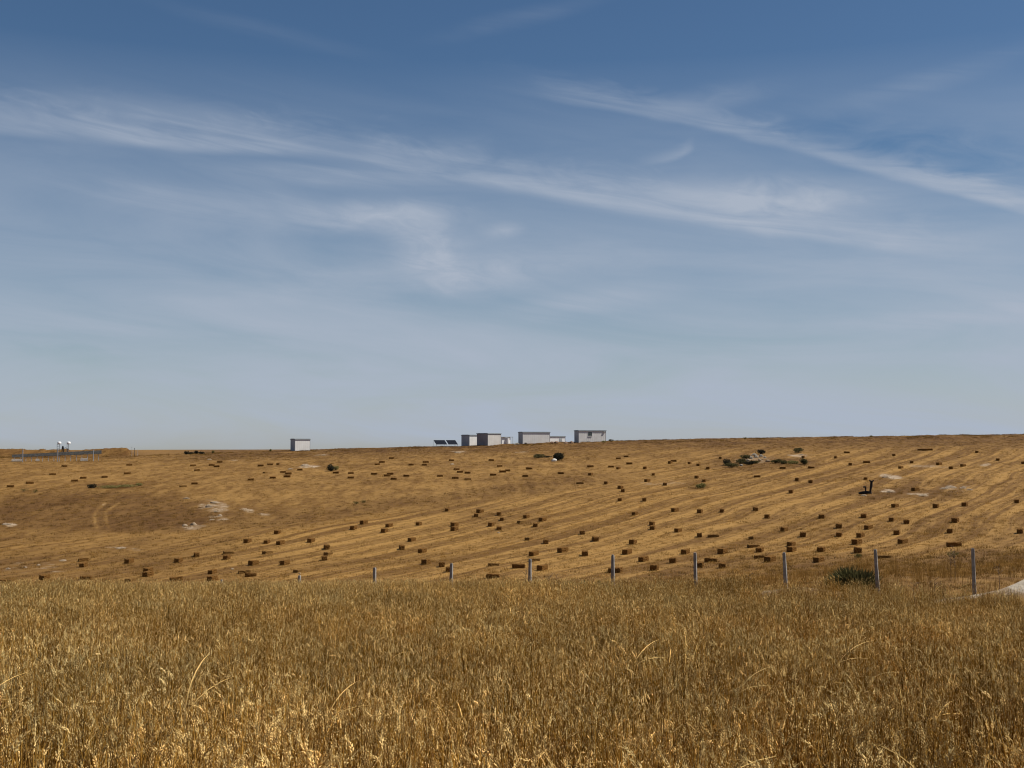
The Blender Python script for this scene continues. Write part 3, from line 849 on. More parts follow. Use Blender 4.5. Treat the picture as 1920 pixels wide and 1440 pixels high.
def weed_stalk(c, dist, h, label):
    p = on(c, dist); R = random.Random(int(c))
    root = empty('dry_weed_stalk', p, 0, label, 'weed', 'tall dry weed stalks at the wheat edge')
    s = MB(); s.tube([(0, 0, -.1), (.01, 0, h * .4), (-.01, .01, h * .75), (.015, 0, h)], [.014, .012, .009, .004], 5)
    s.build('stem', M_TWIG, root)
    t = MB()
    for i in range(9):
        z = h * R.uniform(.45, .97); a = R.uniform(0, 6.28); l = h * R.uniform(.08, .2)
        e = Vector((math.cos(a) * l, math.sin(a) * l, z + l * .8))
        t.tube([(0, 0, z), e * .5 + Vector((0, 0, z * .5)), e], [.008, .007, .004], 4)
        for k in range(6):
            d = Vector((R.gauss(0, 1), R.gauss(0, 1), R.gauss(0, 1))).normalized() * .05
            q = d.orthogonal().normalized() * .012
            t.poly((e - q, e + q, e + d), 0)
    t.build('branches', M_TWIG, root)
for c, dist, h, lab in ((986, 54.6, 1.35, 'brown weed stalk just left of the fifth fence post'), (1027, 53.6, 1.25, 'thick brown weed stalk right of the fifth fence post'),
                        (1043, 53.6, 1.1, 'thin brown weed stalk farther right of the fifth post'), (1709, 47.6, 1.0, 'short dark dry stalk between the ninth and tenth posts'),
                        (1748, 47.9, 1.15, 'tall thin dry stalk between the ninth and tenth posts'), (1402, 52.6, 1.0, 'thin dry stalk between the seventh and eighth posts'),
                        (1778, 58.0, 1.5, 'branching dry weed under the side-on bale near the tenth post'), (1786, 59.0, 1.45, 'second branching dry weed under that side-on bale'),
                        (1868, 50.0, .95, 'slender dry stalk just right of the tenth fence post')):
    weed_stalk(c, dist, h, lab)

# on the hillside
shrub_px('round_bush', 620, 883.5, 15, 14, M_SHRUBK, 'dark round bush alone on the left slope beneath the lone cabin', 700, .17)
shrub_px('olive_bush', 630, 882, 10, 10, M_WEED, 'small olive bush leaning on the dark round bush', 300, .15)
shrub_px('black_bush', 1044, 863, 22, 16.5, M_SHRUBK, 'large black domed bush with a white rock at its foot', 1500, .2, flat=.2)
shrub_px('dark_bush', 1011, 858.5, 20, 9, M_SHRUB, 'low dark green bush left of the black domed bush', 600, .18)
shrub_px('dark_bush', 1027, 858, 12, 3.5, M_SHRUBK, 'thin dark bush strip joining the two bushes', 300, .13)
oc = 'shrubs around the rock outcrop'
for c, r, w, h, mt, lab in ((1426, 851.5, 15, 9, M_SHRUBK, 'black bush on top of the grey rock outcrop'), (1363, 873, 14, 11, M_SHRUBK, 'dark bush at the left end of the outcrop'),
                            (1372, 877, 18, 8, M_SHRUB, 'dark green bush below the left end of the outcrop'), (1389, 870, 20, 9, M_SHRUB, 'green bush on the left half of the outcrop'),
                            (1404, 872, 16, 7, M_SHRUBK, 'low black bush under the middle outcrop rocks'), (1414, 869.5, 13, 5, M_SHRUB, 'small dark bush beneath the bright outcrop rock'),
                            (1399, 861, 14, 7, M_SHRUBG, 'grey-green bush on the upper outcrop slope'),
                            (1497, 849, 17, 8, M_SHRUB, 'dark green bush alone above the scrub strip'), (1455, 869, 14, 7, M_SHRUB, 'low bush at the left end of the scrub strip'),
                            (1468, 870, 12, 6, M_SHRUB, 'low bush in the middle of the scrub strip'), (1486, 870, 14, 6, M_WEED, 'olive bush in the scrub strip'),
                            (1509, 871, 12, 11, M_SHRUB, 'upright dark bush at the right end of the scrub strip')):
    shrub_px('dark_bush', c, r, w * 1.25, h * 1.25, mt if mt is not M_SHRUBG else M_SHRUB, lab, 650, .17, group=oc)
shrub_px('olive_bush', 1313, 915, 20, 11, M_WEED, 'olive bush on the mown stripes left below the outcrop', 450, .16)
shrub_px('black_bush', 173, 915.5, 15, 9, M_SHRUBK, 'small black bush at the left end of the weedy strip', 400, .14)
shrub_px('olive_bush', 261, 911, 12, 6, M_WEED, 'small olive bush at the right end of the weedy strip', 250, .14)
shrub_px('olive_bush', 204, 916, 40, 6, M_WEED, 'long low olive weeds forming the middle of the weedy strip', 500, .14, depth=1.2)
shrub_px('olive_bush', 238, 914, 34, 6, M_WEED, 'low olive weeds right of middle in the weedy strip', 420, .14, depth=1.2)
hz = 'black bushes on the left horizon'
for c, w, h, lab in ((350, 8, 7.5, 'black bush on the horizon, upright left one of the row'), (359, 14, 4, 'flat black bush on the horizon between the upright ones'),
                     (368, 7, 7, 'black bush on the horizon, upright middle one'), (377, 12, 5, 'low black bush on the horizon, rightmost of the row')):
    shrub('black_bush', on(c, 281), w / 7.9, h / 7.9, M_SHRUBK, .16, 380, lab, group=hz)
cr = 'small tufts on the crest'
for c, h, lab in ((400, 6, 'thin dark tuft on the horizon right of the black bushes'), (508, 5, 'thin dark tuft on the horizon left of the lone cabin'),
                  (1397, 3.4, 'dark tuft on the crest above the rock outcrop'), (1634, 3, 'dark tuft on the crest above the charred stump'),
                  (1145, 5, 'dark brown bush at the right foot of the window cabin'), (1132, 4, 'olive bush below the window cabin')):
    shrub('crest_tuft', on(c, 283.5), (9 if c in (1145, 1132) else 5) / 7.9, h / 7.9, M_WEED if c != 1145 else M_SHRUB, .16, 160, lab, group=cr)
rb = 'faint weeds on the slope'
for c, r, w, h, lab in ((668, 946, 10, 5, 'small dark weed on the middle slope, left of its twin'), (680, 944, 10, 5, 'small dark weed on the middle slope, right of its twin'),
                        (1608, 1047, 14, 8, 'reddish weed below the bales beside the ninth post'), (1788, 1046, 18, 12, 'dry weed clump right under the side-on bale by the tenth post'),
                        (45, 922, 14, 7, 'olive weed at the far left above the dark patch'), (65, 925, 10, 7, 'second olive weed at the far left above the dark patch')):
    shrub_px('low_weed', c, r, w, h, M_WEED, lab, 200, .13, group=rb, spiky=True)

# charred stump
p = at(1626, 926)
st = empty('charred_stump', p, face_rz(p), 'black charred forked tree stump beside the right field rocks', 'tree stump')
mb = MB(); mb.tube([(.35, 0, -.2), (.40, 0, .5), (.50, .02, 1.0), (.55, .02, 1.65)], [.16, .13, .17, .15], 7)
mb.tube([(.55, .02, 1.5), (.3, .05, 1.75)], [.12, .09], 6); mb.tube([(.55, .02, 1.55), (.85, .0, 1.72)], [.14, .06], 6)
mb.build('trunk', M_CHAR, st)
mb = MB(); mb.tube([(-.2, 0, -.1), (-.18, 0, .5), (-.2, 0, .95)], [.12, .09, .13], 7); mb.tube([(-.2, 0, .9), (-.5, 0, .85)], [.12, .08], 6)
mb.build('broken_limb', M_CHAR, st)
mb = MB(); mb.tube([(-1.05, 0, .05), (-.5, -.05, .12), (.1, 0, .16), (.55, 0, .05)], [.13, .22, .22, .12], 8)
mb.build('fallen_log', M_CHAR, st)

# ------------------------------------------------------------------ rocks
def rock(p, w, d, h, material, label, seed, group):
    R = random.Random(seed)
    bm = bmesh.new(); bmesh.ops.create_icosphere(bm, subdivisions=3, radius=.5)
    planes = [Vector((R.gauss(0, 1), R.gauss(0, 1), R.gauss(0, .8))).normalized() for _ in range(11)]
    for v in bm.verts:
        n = v.co.normalized(); k = .5
        for q in planes:
            dd = n.dot(q)
            if dd > .05: k = min(k, .5 * .80 / max(dd, .3))
        v.co = n * k
        v.co += Vector((R.gauss(0, .010), R.gauss(0, .010), R.gauss(0, .010)))
        v.co = Vector((v.co.x * w, v.co.y * d, v.co.z * h * 1.1 + h * .28)) if h > .5 * w else Vector((v.co.x * w, v.co.y * d, (max(v.co.z * 2, 0) ** 1.5 * 1.05 - .10) * h + R.gauss(0, .02) * h))
    me = bpy.data.meshes.new('rock'); bm.to_mesh(me); bm.free(); me.materials.append(material)
    o = link('rock', me, None, p, (R.gauss(0, .06), R.gauss(0, .06), face_rz(p) + R.gauss(0, .25)))
    return tag(o, label, 'rock', group)
def rock_px(c, r, wpx, hpx, label, material=None, group='pale rocks lying on the hillside', depth=1.0):
    p = at(c, r); k = F / p.y
    return rock(p, .88 * wpx / k, depth * .88 * wpx / k, .82 * hpx / k, material or M_ROCK, label, int(c * 7 + r), group)
og = 'rocks of the grey outcrop'
for c, r, w, h, m, lab in ((1416, 868, 12, 7, M_ROCK, 'brightest pale rock in the middle of the outcrop'), (1425, 864, 9, 5, M_ROCK, 'pale rock right above the brightest outcrop rock'),
                           (1440, 866, 11, 6, M_ROCK, 'pinkish pale rock at the right end of the outcrop'), (1408, 860, 12, 6, M_GREYROCK, 'grey rock left on the upper outcrop'),
                           (1418, 858, 12, 6, M_GREYROCK, 'grey rock in the middle of the upper outcrop'), (1427, 856, 11, 5, M_GREYROCK, 'light grey rock directly under the black outcrop bush'),
                           (1413, 854, 16, 5, M_GREYROCK, 'flat grey rock topping the outcrop left of the black bush'), (1390, 874, 8, 5, M_GREYROCK, 'grey rock among the left outcrop bushes'),
                           (1402, 865, 9, 5, M_GREYROCK, 'dark grey rock between the outcrop bushes'), (1434, 859, 8, 4, M_GREYROCK, 'small grey rock on the right shoulder of the outcrop')):
    rock_px(c, r, w, h, lab, m, og)
rock_px(1039, 865, 12, 8, 'white rock at the foot of the black domed bush', simple('white_limestone', (.74, .71, .64), (.60, .56, .48), 2, .9, .4))
for c, r, w, h, lab in ((392, 951, 18, 7, 'largest pale rock of the left rock patch'), (404, 943, 24, 4, 'flat pale rock above the largest left rock'),
                        (407, 960, 15, 4, 'pale flat rock below the largest left rock'), (413, 968, 11, 4, 'small pale rock low in the left rock patch'),
                        (397, 975, 13, 3, 'lowest flat rock of the left rock patch'), (350, 935, 18, 3, 'flat thin pale rock left above the rock patch'),
                        (363, 985, 16, 7, 'pale boulder at the right of the lower left rock pair'), (346, 987, 14, 5, 'pale rock at the left of the lower left rock pair'),
                        (12, 984, 20, 5, 'flat pale rock at the left picture edge'), (573, 874, 22, 5, 'long pale rock under the lone cabin'),
                        (545, 880, 14, 3, 'thin pale rock left below the long pale one'), (607, 854, 10, 3, 'small white rock on the crest right of the lone cabin'),
                        (393, 862, 12, 3, 'small pale rock under the black horizon bushes'),
                        (1782, 915, 30, 6, 'large flat pale rock on the right field'), (1806, 916, 18, 5, 'flat pale rock right of the large flat one'),
                        (1770, 917, 20, 4, 'low pale rock left of the large flat one'), (1818, 919, 14, 4, 'smallest flat rock at the right end of the group'),
                        (1661, 895.5, 18, 6, 'pale rock right above the charred stump'), (1672, 923, 22, 4, 'flat pale rock right of the charred stump'),
                        (1620, 930, 14, 3.5, 'flat grey rock under the charred stump'), (1732, 930, 26, 4, 'thin pale rock below the large flat ones'),
                        (1502, 853, 13, 3, 'pale rock under the lone dark green bush'), (858, 849.5, 16, 3, 'pale flat rock below the tilted solar panels'),
                        (848, 871, 10, 3, 'small pale rock among the bales in the middle'),
                        (436, 1068, 9, 3, 'small whitish rock near the wheat edge, left'), (562, 1077, 8, 3, 'small whitish rock at the second fence post'),
                        (15, 1068, 12, 4, 'pale rock by the left picture edge near the wheat'), (48, 1065, 8, 3, 'small pale rock near the left wheat edge'),
                        (72, 1060, 9, 3, 'pale pebble-like rock right of the left edge rocks'), (118, 1052, 18, 3, 'long pale rock left of the double bales'),
                        (228, 1028, 24, 3, 'long thin pale rock below the wheel tracks'), (935, 1000, 8, 3, 'small pale rock below the middle bales')):
    rock_px(c, r, w, h, lab, None)
bo = 'boulders among the cabins'
for c, w, h, lab in ((1061, 10, 4, 'reddish boulder left of the window cabin'), (1072, 10, 4.5, 'reddish boulder touching the window cabin'),
                     (1035, 7, 5, 'boulder in front of the low cabin, left one'), (1043, 9, 5, 'boulder in front of the low cabin, right one'),
                     (986, 6, 5, 'boulder at the left foot of the windowless long cabin'), (969, 12, 4, 'low boulder left of the windowless long cabin')):
    rock(on(c, 281.5), w / 7.8, .8 * w / 7.8, h / 7.8, simple('red_brown_boulder', (.26, .16, .10), (.16, .10, .065), 2, .95, .5) if c > 1030 else M_GREYROCK, lab, int(c), bo)

# ------------------------------------------------------------------ cabins on the crest
def sheet(mb, a, b, z0, z1, pitch=.22, amp=.02, nrm=(0, -1, 0)):
    """corrugated wall sheet from a to b"""
    a, b, nrm = Vector(a), Vector(b), Vector(nrm)
    n = max(2, int((b - a).length / pitch * 2))
    lo = len(mb.v)
    for i in range(n + 1):
        q = a.lerp(b, i / n) + nrm * (amp if i % 2 else 0.003)
        mb.v.append((q.x, q.y, z0)); mb.v.append((q.x, q.y, z1))
    for i in range(n):
        k = lo + 2 * i
        mb.f.append((k, k + 2, k + 3, k + 1)); mb.m.append(0)

def cabin(c, dist, row_top, row_bottom, length, depth, ang, label, endmat, wallmat=None, window=None, ac=False, door=None, lift=0.0):
    """c: image column of the near corner between dark end and pale front"""
    p = on(c, dist)
    d = ray(c, row_bottom); hd = math.hypot(d.x, d.y)
    base = dist * d.z / hd
    d2 = ray(c, row_top); top = dist * d2.z / math.hypot(d2.x, d2.y)
    H = top - base
    z0 = min(base, p.z) - .15
    root = empty('cabin', Vector((p.x, p.y, base)), face_rz(p, ang), label, 'cabin', 'white cabins on the crest')
    zb = z0 - base
    wm = wallmat or M_WHITE
    mb = MB(); mb.box((0, 0, zb), (length, depth, H - .14)); mb.build('walls', wm, root)
    mb = MB(); sheet(mb, (0, 0, 0), (length, 0, 0), .06, H - .16, .5, .012, (0, -1, 0)); mb.build('front_panel', wm, root)
    mb = MB(); sheet(mb, (0, depth, 0), (0, 0, 0), zb, H - .15, .3, .03, (-1, 0, 0)); mb.build('end_wall', endmat, root)
    mb = MB(); mb.box((-.10, -.14, H - .14), (length + .10, depth + .1, H + .03)); mb.box((-.05, .3, H + .031), (length + .05, depth - .3, H + .09))
    mb.build('roof', M_ROOF, root)
    mb = MB()
    for x in (.0, length - .06): mb.box((x, -.035, zb), (x + .06, -.014, H - .145))
    mb.build('corner_trim', M_PALEMETAL, root)
    if window:
        x, z, w, h = window
        fr = MB()
        for q in (((x - .06, -.06, z - .06), (x + w + .06, -.016, z)), ((x - .06, -.06, z + h), (x + w + .06, -.016, z + h + .06)),
                  ((x - .06, -.06, z), (x, -.016, z + h)), ((x + w, -.06, z), (x + w + .06, -.016, z + h)), ((x + w / 2 - .04, -.05, z), (x + w / 2 + .04, -.016, z + h))):
            fr.box(*q)
        f = fr.build('window', M_FRAME, root)
        g = MB(); g.box((x, -.03, z), (x + w, -.014, z + h)); g.build('pane', M_GLASS, f)
        s = MB(); s.box((x - .1, -.12, z - .12), (x + w + .1, -.016, z - .065)); s.build('sill', M_WHITER, f)
    if ac:
        a = MB(); a.box((length - .75, -.22, H - .46), (length - .3, -.02, H - .2)); a.build('air_conditioner', M_FRAME, root)
    if door:
        x, w, h = door
        a = MB(); a.box((x, -.05, 0), (x + w, -.014, h)); dd = a.build('door', M_GREYEND, root)
        a = MB(); a.box((x + w - .12, -.09, h * .48), (x + w - .06, -.052, h * .54)); a.build('handle', M_PALEMETAL, dd)
    return root

K = 285 / F
cabin(1085, 284.5, 807, 828.5, 7.35, 2.5, 25, 'long white cabin with a small dark window, rightmost on the crest', M_GREYEND, window=(2.55, 1.45, .95, .9), ac=True)
cabin(980, 284.0, 810, 831, 7.35, 2.5, 25, 'long white windowless cabin left of the window cabin', M_GREYEND)
cabin(914.5, 284.5, 812.5, 835, 4.45, 3.9, 43, 'tall cabin with a broad brown-grey end wall beside the solar panels', M_BROWNEND, wallmat=simple('cream_sheet', (.58, .55, .50), (.5, .47, .43), .8, .6))
cabin(880, 290.0, 815.5, 836.5, 4.0, 2.9, 43, 'smaller dark-ended cabin partly hidden behind the tall brown-ended one', M_GREYEND)
cabin(553, 282.5, 823, 845, 3.95, 2.45, 25, 'small lone white cabin standing by itself left on the crest', M_GREYEND)
cabin(1026, 297.0, 818, 832, 5.6, 2.4, 34, 'low white cabin with a dark door, half behind the windowless cabin', M_GREYEND, wallmat=M_WHITER, door=(3.65, .85, 1.55))
# white low hut with a shaded lean-to right of the tall brown-ended cabin
p = on(941, 295)
hut = empty('low_hut', Vector((p.x, p.y, p.z)), face_rz(p, 34), 'low bright white hut between the brown-ended and windowless cabins', 'hut')
zt = 295 * ray(941, 819).z / math.hypot(ray(941, 819).x, ray(941, 819).y) - p.z
mb = MB(); mb.box((0, 0, -.4), (2.6, 2.2, zt - .12)); mb.tube([(1.6, -.05, -.4), (1.6, -.05, zt - .35)], .55, 16); mb.build('walls', M_WHITER, hut, smooth=False)
mb = MB(); mb.box((-.1, -.25, zt - .12), (3.3, 2.3, zt)); mb.build('roof', M_ROOF, hut)
mb = MB(); mb.tube([(3.2, -.15, -.4), (3.2, -.15, zt - .121)], .04, 6); mb.build('support', M_PALEMETAL, hut)

# tilted solar panels left of the cabins
p = on(835, 283)
sr = empty('solar_rack', p, face_rz(p, 0), 'pair of tilted dark solar panels on a low rack left of the cabins', 'solar panels')
def zrow(c, r, dist):
    d = ray(c, r); return dist * d.z / math.hypot(d.x, d.y)
zt, zl = zrow(835, 825.5, 284) - p.z, zrow(835, 833, 283) - p.z
zl = max(zl, .25); zt = max(zt, zl + .9)
sx = .075 * 0
def xp(c): return (c - 835) * 283 / F
def panel(c0, c1, shift):
    y0, y1 = -.5, .9
    lowers = [(xp(c0) + shift, y0, zl), (xp(c1) + shift, y0, zl)]; uppers = [(xp(c0), y1, zt), (xp(c1), y1, zt)]
    A, B, C, D = Vector(lowers[0]), Vector(lowers[1]), Vector(uppers[1]), Vector(uppers[0])
    n = (B - A).cross(D - A).normalized() * .05
    mb = MB()
    def cell(u0, u1, v0, v1):
        q = lambda u, v: A.lerp(B, u).lerp(D.lerp(C, u), v)
        P = [q(u0, v0), q(u1, v0), q(u1, v1), q(u0, v1)]
        mb.poly([x + n for x in P]); mb.poly([x for x in reversed(P)])
        for i in range(4): mb.poly((P[i], P[(i + 1) % 4], P[(i + 1) % 4] + n, P[i] + n))
    cell(0, 1, 0, .48); cell(0, 1, .52, 1)
    pa = mb.build('panel', M_PANEL, sr)
    fr = MB()
    fr.tube([A - n, B - n], .03, 5); fr.tube([D - n, C - n], .03, 5); fr.tube([A.lerp(D, .5) - n * .2, B.lerp(C, .5) - n * .2], .035, 5)
    fr.build('panel_frame', M_PALEMETAL, pa)
panel(813, 833.5, .62); panel(836, 853.5, .62)
for c, yy, zz in ((813.5, .85, zt), (833, .85, zt), (853, .85, zt), (818.5, -.45, zl), (838, -.45, zl), (857.5, -.45, zl)):
    mb = MB(); mb.box((xp(c) - .03, yy - .03, -.4), (xp(c) + .03, yy + .03, zz - .03)); mb.build('leg', M_PALEMETAL, sr)

# long row of solar panels before the earth bank on the left
a0, a1 = on(23, 258.0), on(191, 258.0)
mid = (a0 + a1) / 2
root = empty('solar_row', mid, math.atan2(a1.y - a0.y, a1.x - a0.x), 'long low row of dark solar panels before the earth bank on the left', 'solar panels')
Ltot = (a1 - a0).length
inv = Matrix.Rotation(-root.rotation_euler.z, 4, 'Z') @ Matrix.Translation(-mid)
npan = 16
for i in range(npan):
    t0, t1 = i / npan, (i + 1) / npan - .0012
    def P(t, c_row, off):
        c = 23 + (191 - 23) * t
        q = on(c, 258.0 - off); q.z = zrow(c, c_row, 258.0 - off); return inv @ q
    lo = [858.0 + (851.0 - 858.0) * t for t in (t0, t1)]
    hi = [lo[0] - 5.2 - 1.2 * t0, lo[1] - 5.2 - 1.2 * t1]
    A, B, C, D = P(t0, lo[0], 1.2), P(t1, lo[1], 1.2), P(t1, hi[1], 0), P(t0, hi[0], 0)
    n = (B - A).cross(D - A).normalized() * .05
    mb = MB(); Q = [A, B, C, D]
    mb.poly([x + n for x in Q]); mb.poly(list(reversed(Q)))
    for j in range(4): mb.poly((Q[j], Q[(j + 1) % 4], Q[(j + 1) % 4] + n, Q[j] + n))
    mb.build('panel', simple('dusty_solar_cells', (.024, .023, .022), (.055, .052, .047), 3, .85, spec=.03) if i == 0 else bpy.data.materials['dusty_solar_cells'], root)
    mb = MB(); b = A.lerp(B, .5)
    mb.box((b.x - .05, b.y + .1, -2.2), (b.x + .05, b.y + .2, b.z + .05)); mb.build('post', M_PALEMETAL, root)
wg = 'white blocks under the solar row'
for c, r, w, h, lab in ((32, 864.5, 15, 3, 'white block under the left end of the solar row'), (71, 863, 6, 3, 'small white block left of middle under the solar row'),
                        (158, 859.5, 11, 3.5, 'white block under the right part of the solar row')):
    q = on(c, 256.5); mb = MB(); ww, hh = w / 7.9, h / 7.9
    mb.box((-ww / 2, -.3, 0), (ww / 2, .3, hh)); mb.box((-ww / 2 + .05, -.26, hh + .001), (ww / 2 - .05, .26, hh + .06))
    o = mb.build('white_block', M_BLOCK, None, loc=(q.x, q.y, min(zrow(c, r, 256.5), q.z + .1) - .03), rot=(0, 0, face_rz(q)))
    tag(o, lab, 'block', wg)
pg = 'pale thin posts before the solar row'
for c, r0, r1, lab in ((43, 842, 867, 'pale thin post before the left part of the solar row'), (108.5, 843, 866, 'pale thin post before the middle of the solar row'),
                       (175.5, 843, 863, 'pale thin post before the right part of the solar row')):
    q = on(c, 254); zt_ = zrow(c, r0, 254); zb_ = min(g1(q.x, q.y), zrow(c, r1, 254))
    mb = MB(); mb.box((-.06, -.06, zb_ - zt_ - .2), (.06, .06, 0)); mb.box((-.08, -.08, .001), (.08, .08, .04))
    tag(mb.build('thin_post', M_PALEMETAL, None, loc=(q.x, q.y, zt_)), lab, 'post', pg)
dg = 'dark thin poles by the end of the bank'
for c, r0, w, lab in ((247.5, 838, .045, 'thin dark pole nearest the earth bank, left of three'), (252.7, 840, .07, 'thickest dark pole, middle of three by the bank'),
                      (258.5, 844, .045, 'shortest thin dark pole, right of three by the bank')):
    q = on(c, 284); zt_ = zrow(c, r0, 284)
    mb = MB(); mb.tube([(0, 0, q.z - zt_ - .3), (.02, 0, (q.z - zt_) / 2), (0, 0, 0)], [w, w * .9, w * .8], 6); mb.tube([(-.12, 0, -.12), (.12, 0, -.12)], .03, 5)
    tag(mb.build('thin_pole', M_PALEMETAL if w < .05 else M_DARKMETAL, None, loc=(q.x, q.y, zt_)), lab, 'pole', dg)

# two white-topped stands and the dark frame between them
sg = 'white-topped stands on the bank'
for c, cw, lab in ((109.3, 111, 'white-topped dark stand on the bank, left of the pair'), (127.3, 128.6, 'white-topped dark stand on the bank, right of the pair')):
    q = on(c, 287); zt_ = zrow(c, 828, 287) - q.z
    root = empty('tank_stand', q, face_rz(q), lab, 'stand', sg)
    mb = MB()
    wd = .24 if c < 115 else .17
    for sx_ in (-1, 1):
        for sy_ in (-1, 1): mb.box((sx_ * wd - .045, sy_ * wd - .045, -.3), (sx_ * wd + .045, sy_ * wd + .045, zt_ - .6))
    for z in np.arange(.2, zt_ - .7, .45):
        mb.box((-wd + .046, -wd - .02, z), (wd - .046, -wd + .02, z + .05)); mb.box((-wd - .02, -wd + .046, z + .06), (-wd + .02, wd - .046, z + .11))
        mb.box((-wd + .046, wd - .02, z), (wd - .046, wd + .02, z + .05))
    mb.build('stand_frame', M_DARKMETAL if c < 115 else simple('grey_steel', (.12, .13, .14), (.18, .19, .2), 3, .6), root)
    x = (cw - c) * 287 / F
    mb = MB(); mb.tube([(x, 0, zt_ - .6), (x, 0, zt_ - .55), (x, 0, zt_ - .15), (x, 0, zt_ - .04), (x, 0, zt_)], [.36, .42, .42, .30, .08], 14)
    mb.build('tank', M_WHITER, root, smooth=True)
q = on(118, 287); zt_ = zrow(118, 836, 287) - q.z
root = empty('two_legged_frame', q, face_rz(q), 'small black two-legged frame between the white-topped stands', 'frame')
mb = MB(); mb.tube([(0, 0, zt_ - .75), (0, 0, zt_ - .3), (0, 0, zt_)], [.28, .22, .12], 8); mb.build('body', M_BLACK, root)
for x in (-.17, .22):
    mb = MB(); mb.tube([(x, 0, -.3), (x * .8, 0, zt_ - .6)], [.09, .11], 6); mb.build('leg', M_BLACK, root)
mb = MB(); mb.tube([(.2, 0, zt_ - .55), (.6, 0, zt_ - .42), (1.0, 0, zt_ - .62), (1.05, 0, -.3)], [.05, .05, .06, .07], 6); mb.build('arm', M_DARKMETAL, root)

# ------------------------------------------------------------------ light and sky
SUN_AZ, SUN_EL = math.radians(88), math.radians(56)
sd = Vector((math.sin(SUN_AZ) * math.cos(SUN_EL), math.cos(SUN_AZ) * math.cos(SUN_EL), math.sin(SUN_EL)))
sl = bpy.data.lights.new('sun', 'SUN'); sl.energy = 5.0; sl.angle = math.radians(.53); sl.color = (1.0, .955, .88)
so = bpy.data.objects.new('sun', sl); COL.objects.link(so)
so.rotation_euler = sd.to_track_quat('Z', 'Y').to_euler(); so.location = (60, 30, 80)

w = bpy.data.worlds.new('World'); scene.world = w; w.use_nodes = True
nt = w.node_tree; nt.nodes.clear()
wo = nt.nodes.new('ShaderNodeOutputWorld'); bg = nt.nodes.new('ShaderNodeBackground')
sky = nt.nodes.new('ShaderNodeTexSky'); sky.sky_type = 'NISHITA'; sky.sun_disc = False
sky.sun_elevation = SUN_EL; sky.sun_rotation = SUN_AZ
sky.altitude = 800; sky.air_density = 1.0; sky.dust_density = 0.6; sky.ozone_density = 2.0
tc = nt.nodes.new('ShaderNodeTexCoord')
sp_ = nt.nodes.new('ShaderNodeSeparateXYZ'); nt.links.new(tc.outputs['Generated'], sp_.inputs[0])
hyp = math_(nt, 'SQRT', math_(nt, 'ADD', math_(nt, 'MULTIPLY', sp_.outputs[0], sp_.outputs[0]), math_(nt, 'MULTIPLY', sp_.outputs[1], sp_.outputs[1])))
v = math_(nt, 'DIVIDE', sp_.outputs[2], math_(nt, 'MAXIMUM', hyp, .02))
u = math_(nt, 'ARCTAN2', sp_.outputs[0], sp_.outputs[1])
uv = nt.nodes.new('ShaderNodeCombineXYZ'); nt.links.new(u, uv.inputs[0]); nt.links.new(v, uv.inputs[1])

def warped(scale_u, scale_v, rotdeg, s, detail=5, dist=.6, off=0.0):
    mp = nt.nodes.new('ShaderNodeMapping'); mp.vector_type = 'POINT'
    mp.inputs['Rotation'].default_value = (0, 0, math.radians(rotdeg)); mp.inputs['Location'].default_value = (off, off * .7, 0)
    mp.inputs['Scale'].default_value = (scale_u, scale_v, 1)
    # rotate first, then stretch
    r_ = nt.nodes.new('ShaderNodeVectorRotate'); r_.rotation_type = 'Z_AXIS'; r_.inputs['Angle'].default_value = math.radians(rotdeg)
    nt.links.new(uv.outputs[0], r_.inputs['Vector'])
    mp.inputs['Rotation'].default_value = (0, 0, 0)
    nt.links.new(r_.outputs[0], mp.inputs['Vector'])
    return noise(nt, mp.outputs[0], s, detail, .55, dist)

def fcurve(x, pts, interp='AUTO'):
    """curve over azimuth; pts are (azimuth, value) with value 0..1"""
    t = math_(nt, 'ADD', x, .5, True)
    n = nt.nodes.new('ShaderNodeFloatCurve'); nt.links.new(t, n.inputs['Value'])
    c = n.mapping.curves[0]
    P = sorted((min(max(a + .5, 0), 1), b) for a, b in pts)
    c.points[0].location = P[0]; c.points[1].location = P[-1]
    for a, b in P[1:-1]: c.points.new(a, b)
    n.mapping.use_clip = False; n.mapping.extend = 'HORIZONTAL'
    n.mapping.update()
    return n.outputs[0]
def A_(c): return math.atan((c - 960) / F)
def V_(c, r):
    d = ray(c, r); return d.z / math.hypot(d.x, d.y)

wispy = warped(2.6, 30.0, 9, 2.6, 8, .9)
fluff = warped(6.0, 17.0, 8, 3.2, 8, 1.2, 3.1)
wob = math_(nt, 'MULTIPLY', math_(nt, 'SUBTRACT', warped(9, 9, 0, 1.0, 3, .2, 7.7), .5), .012)

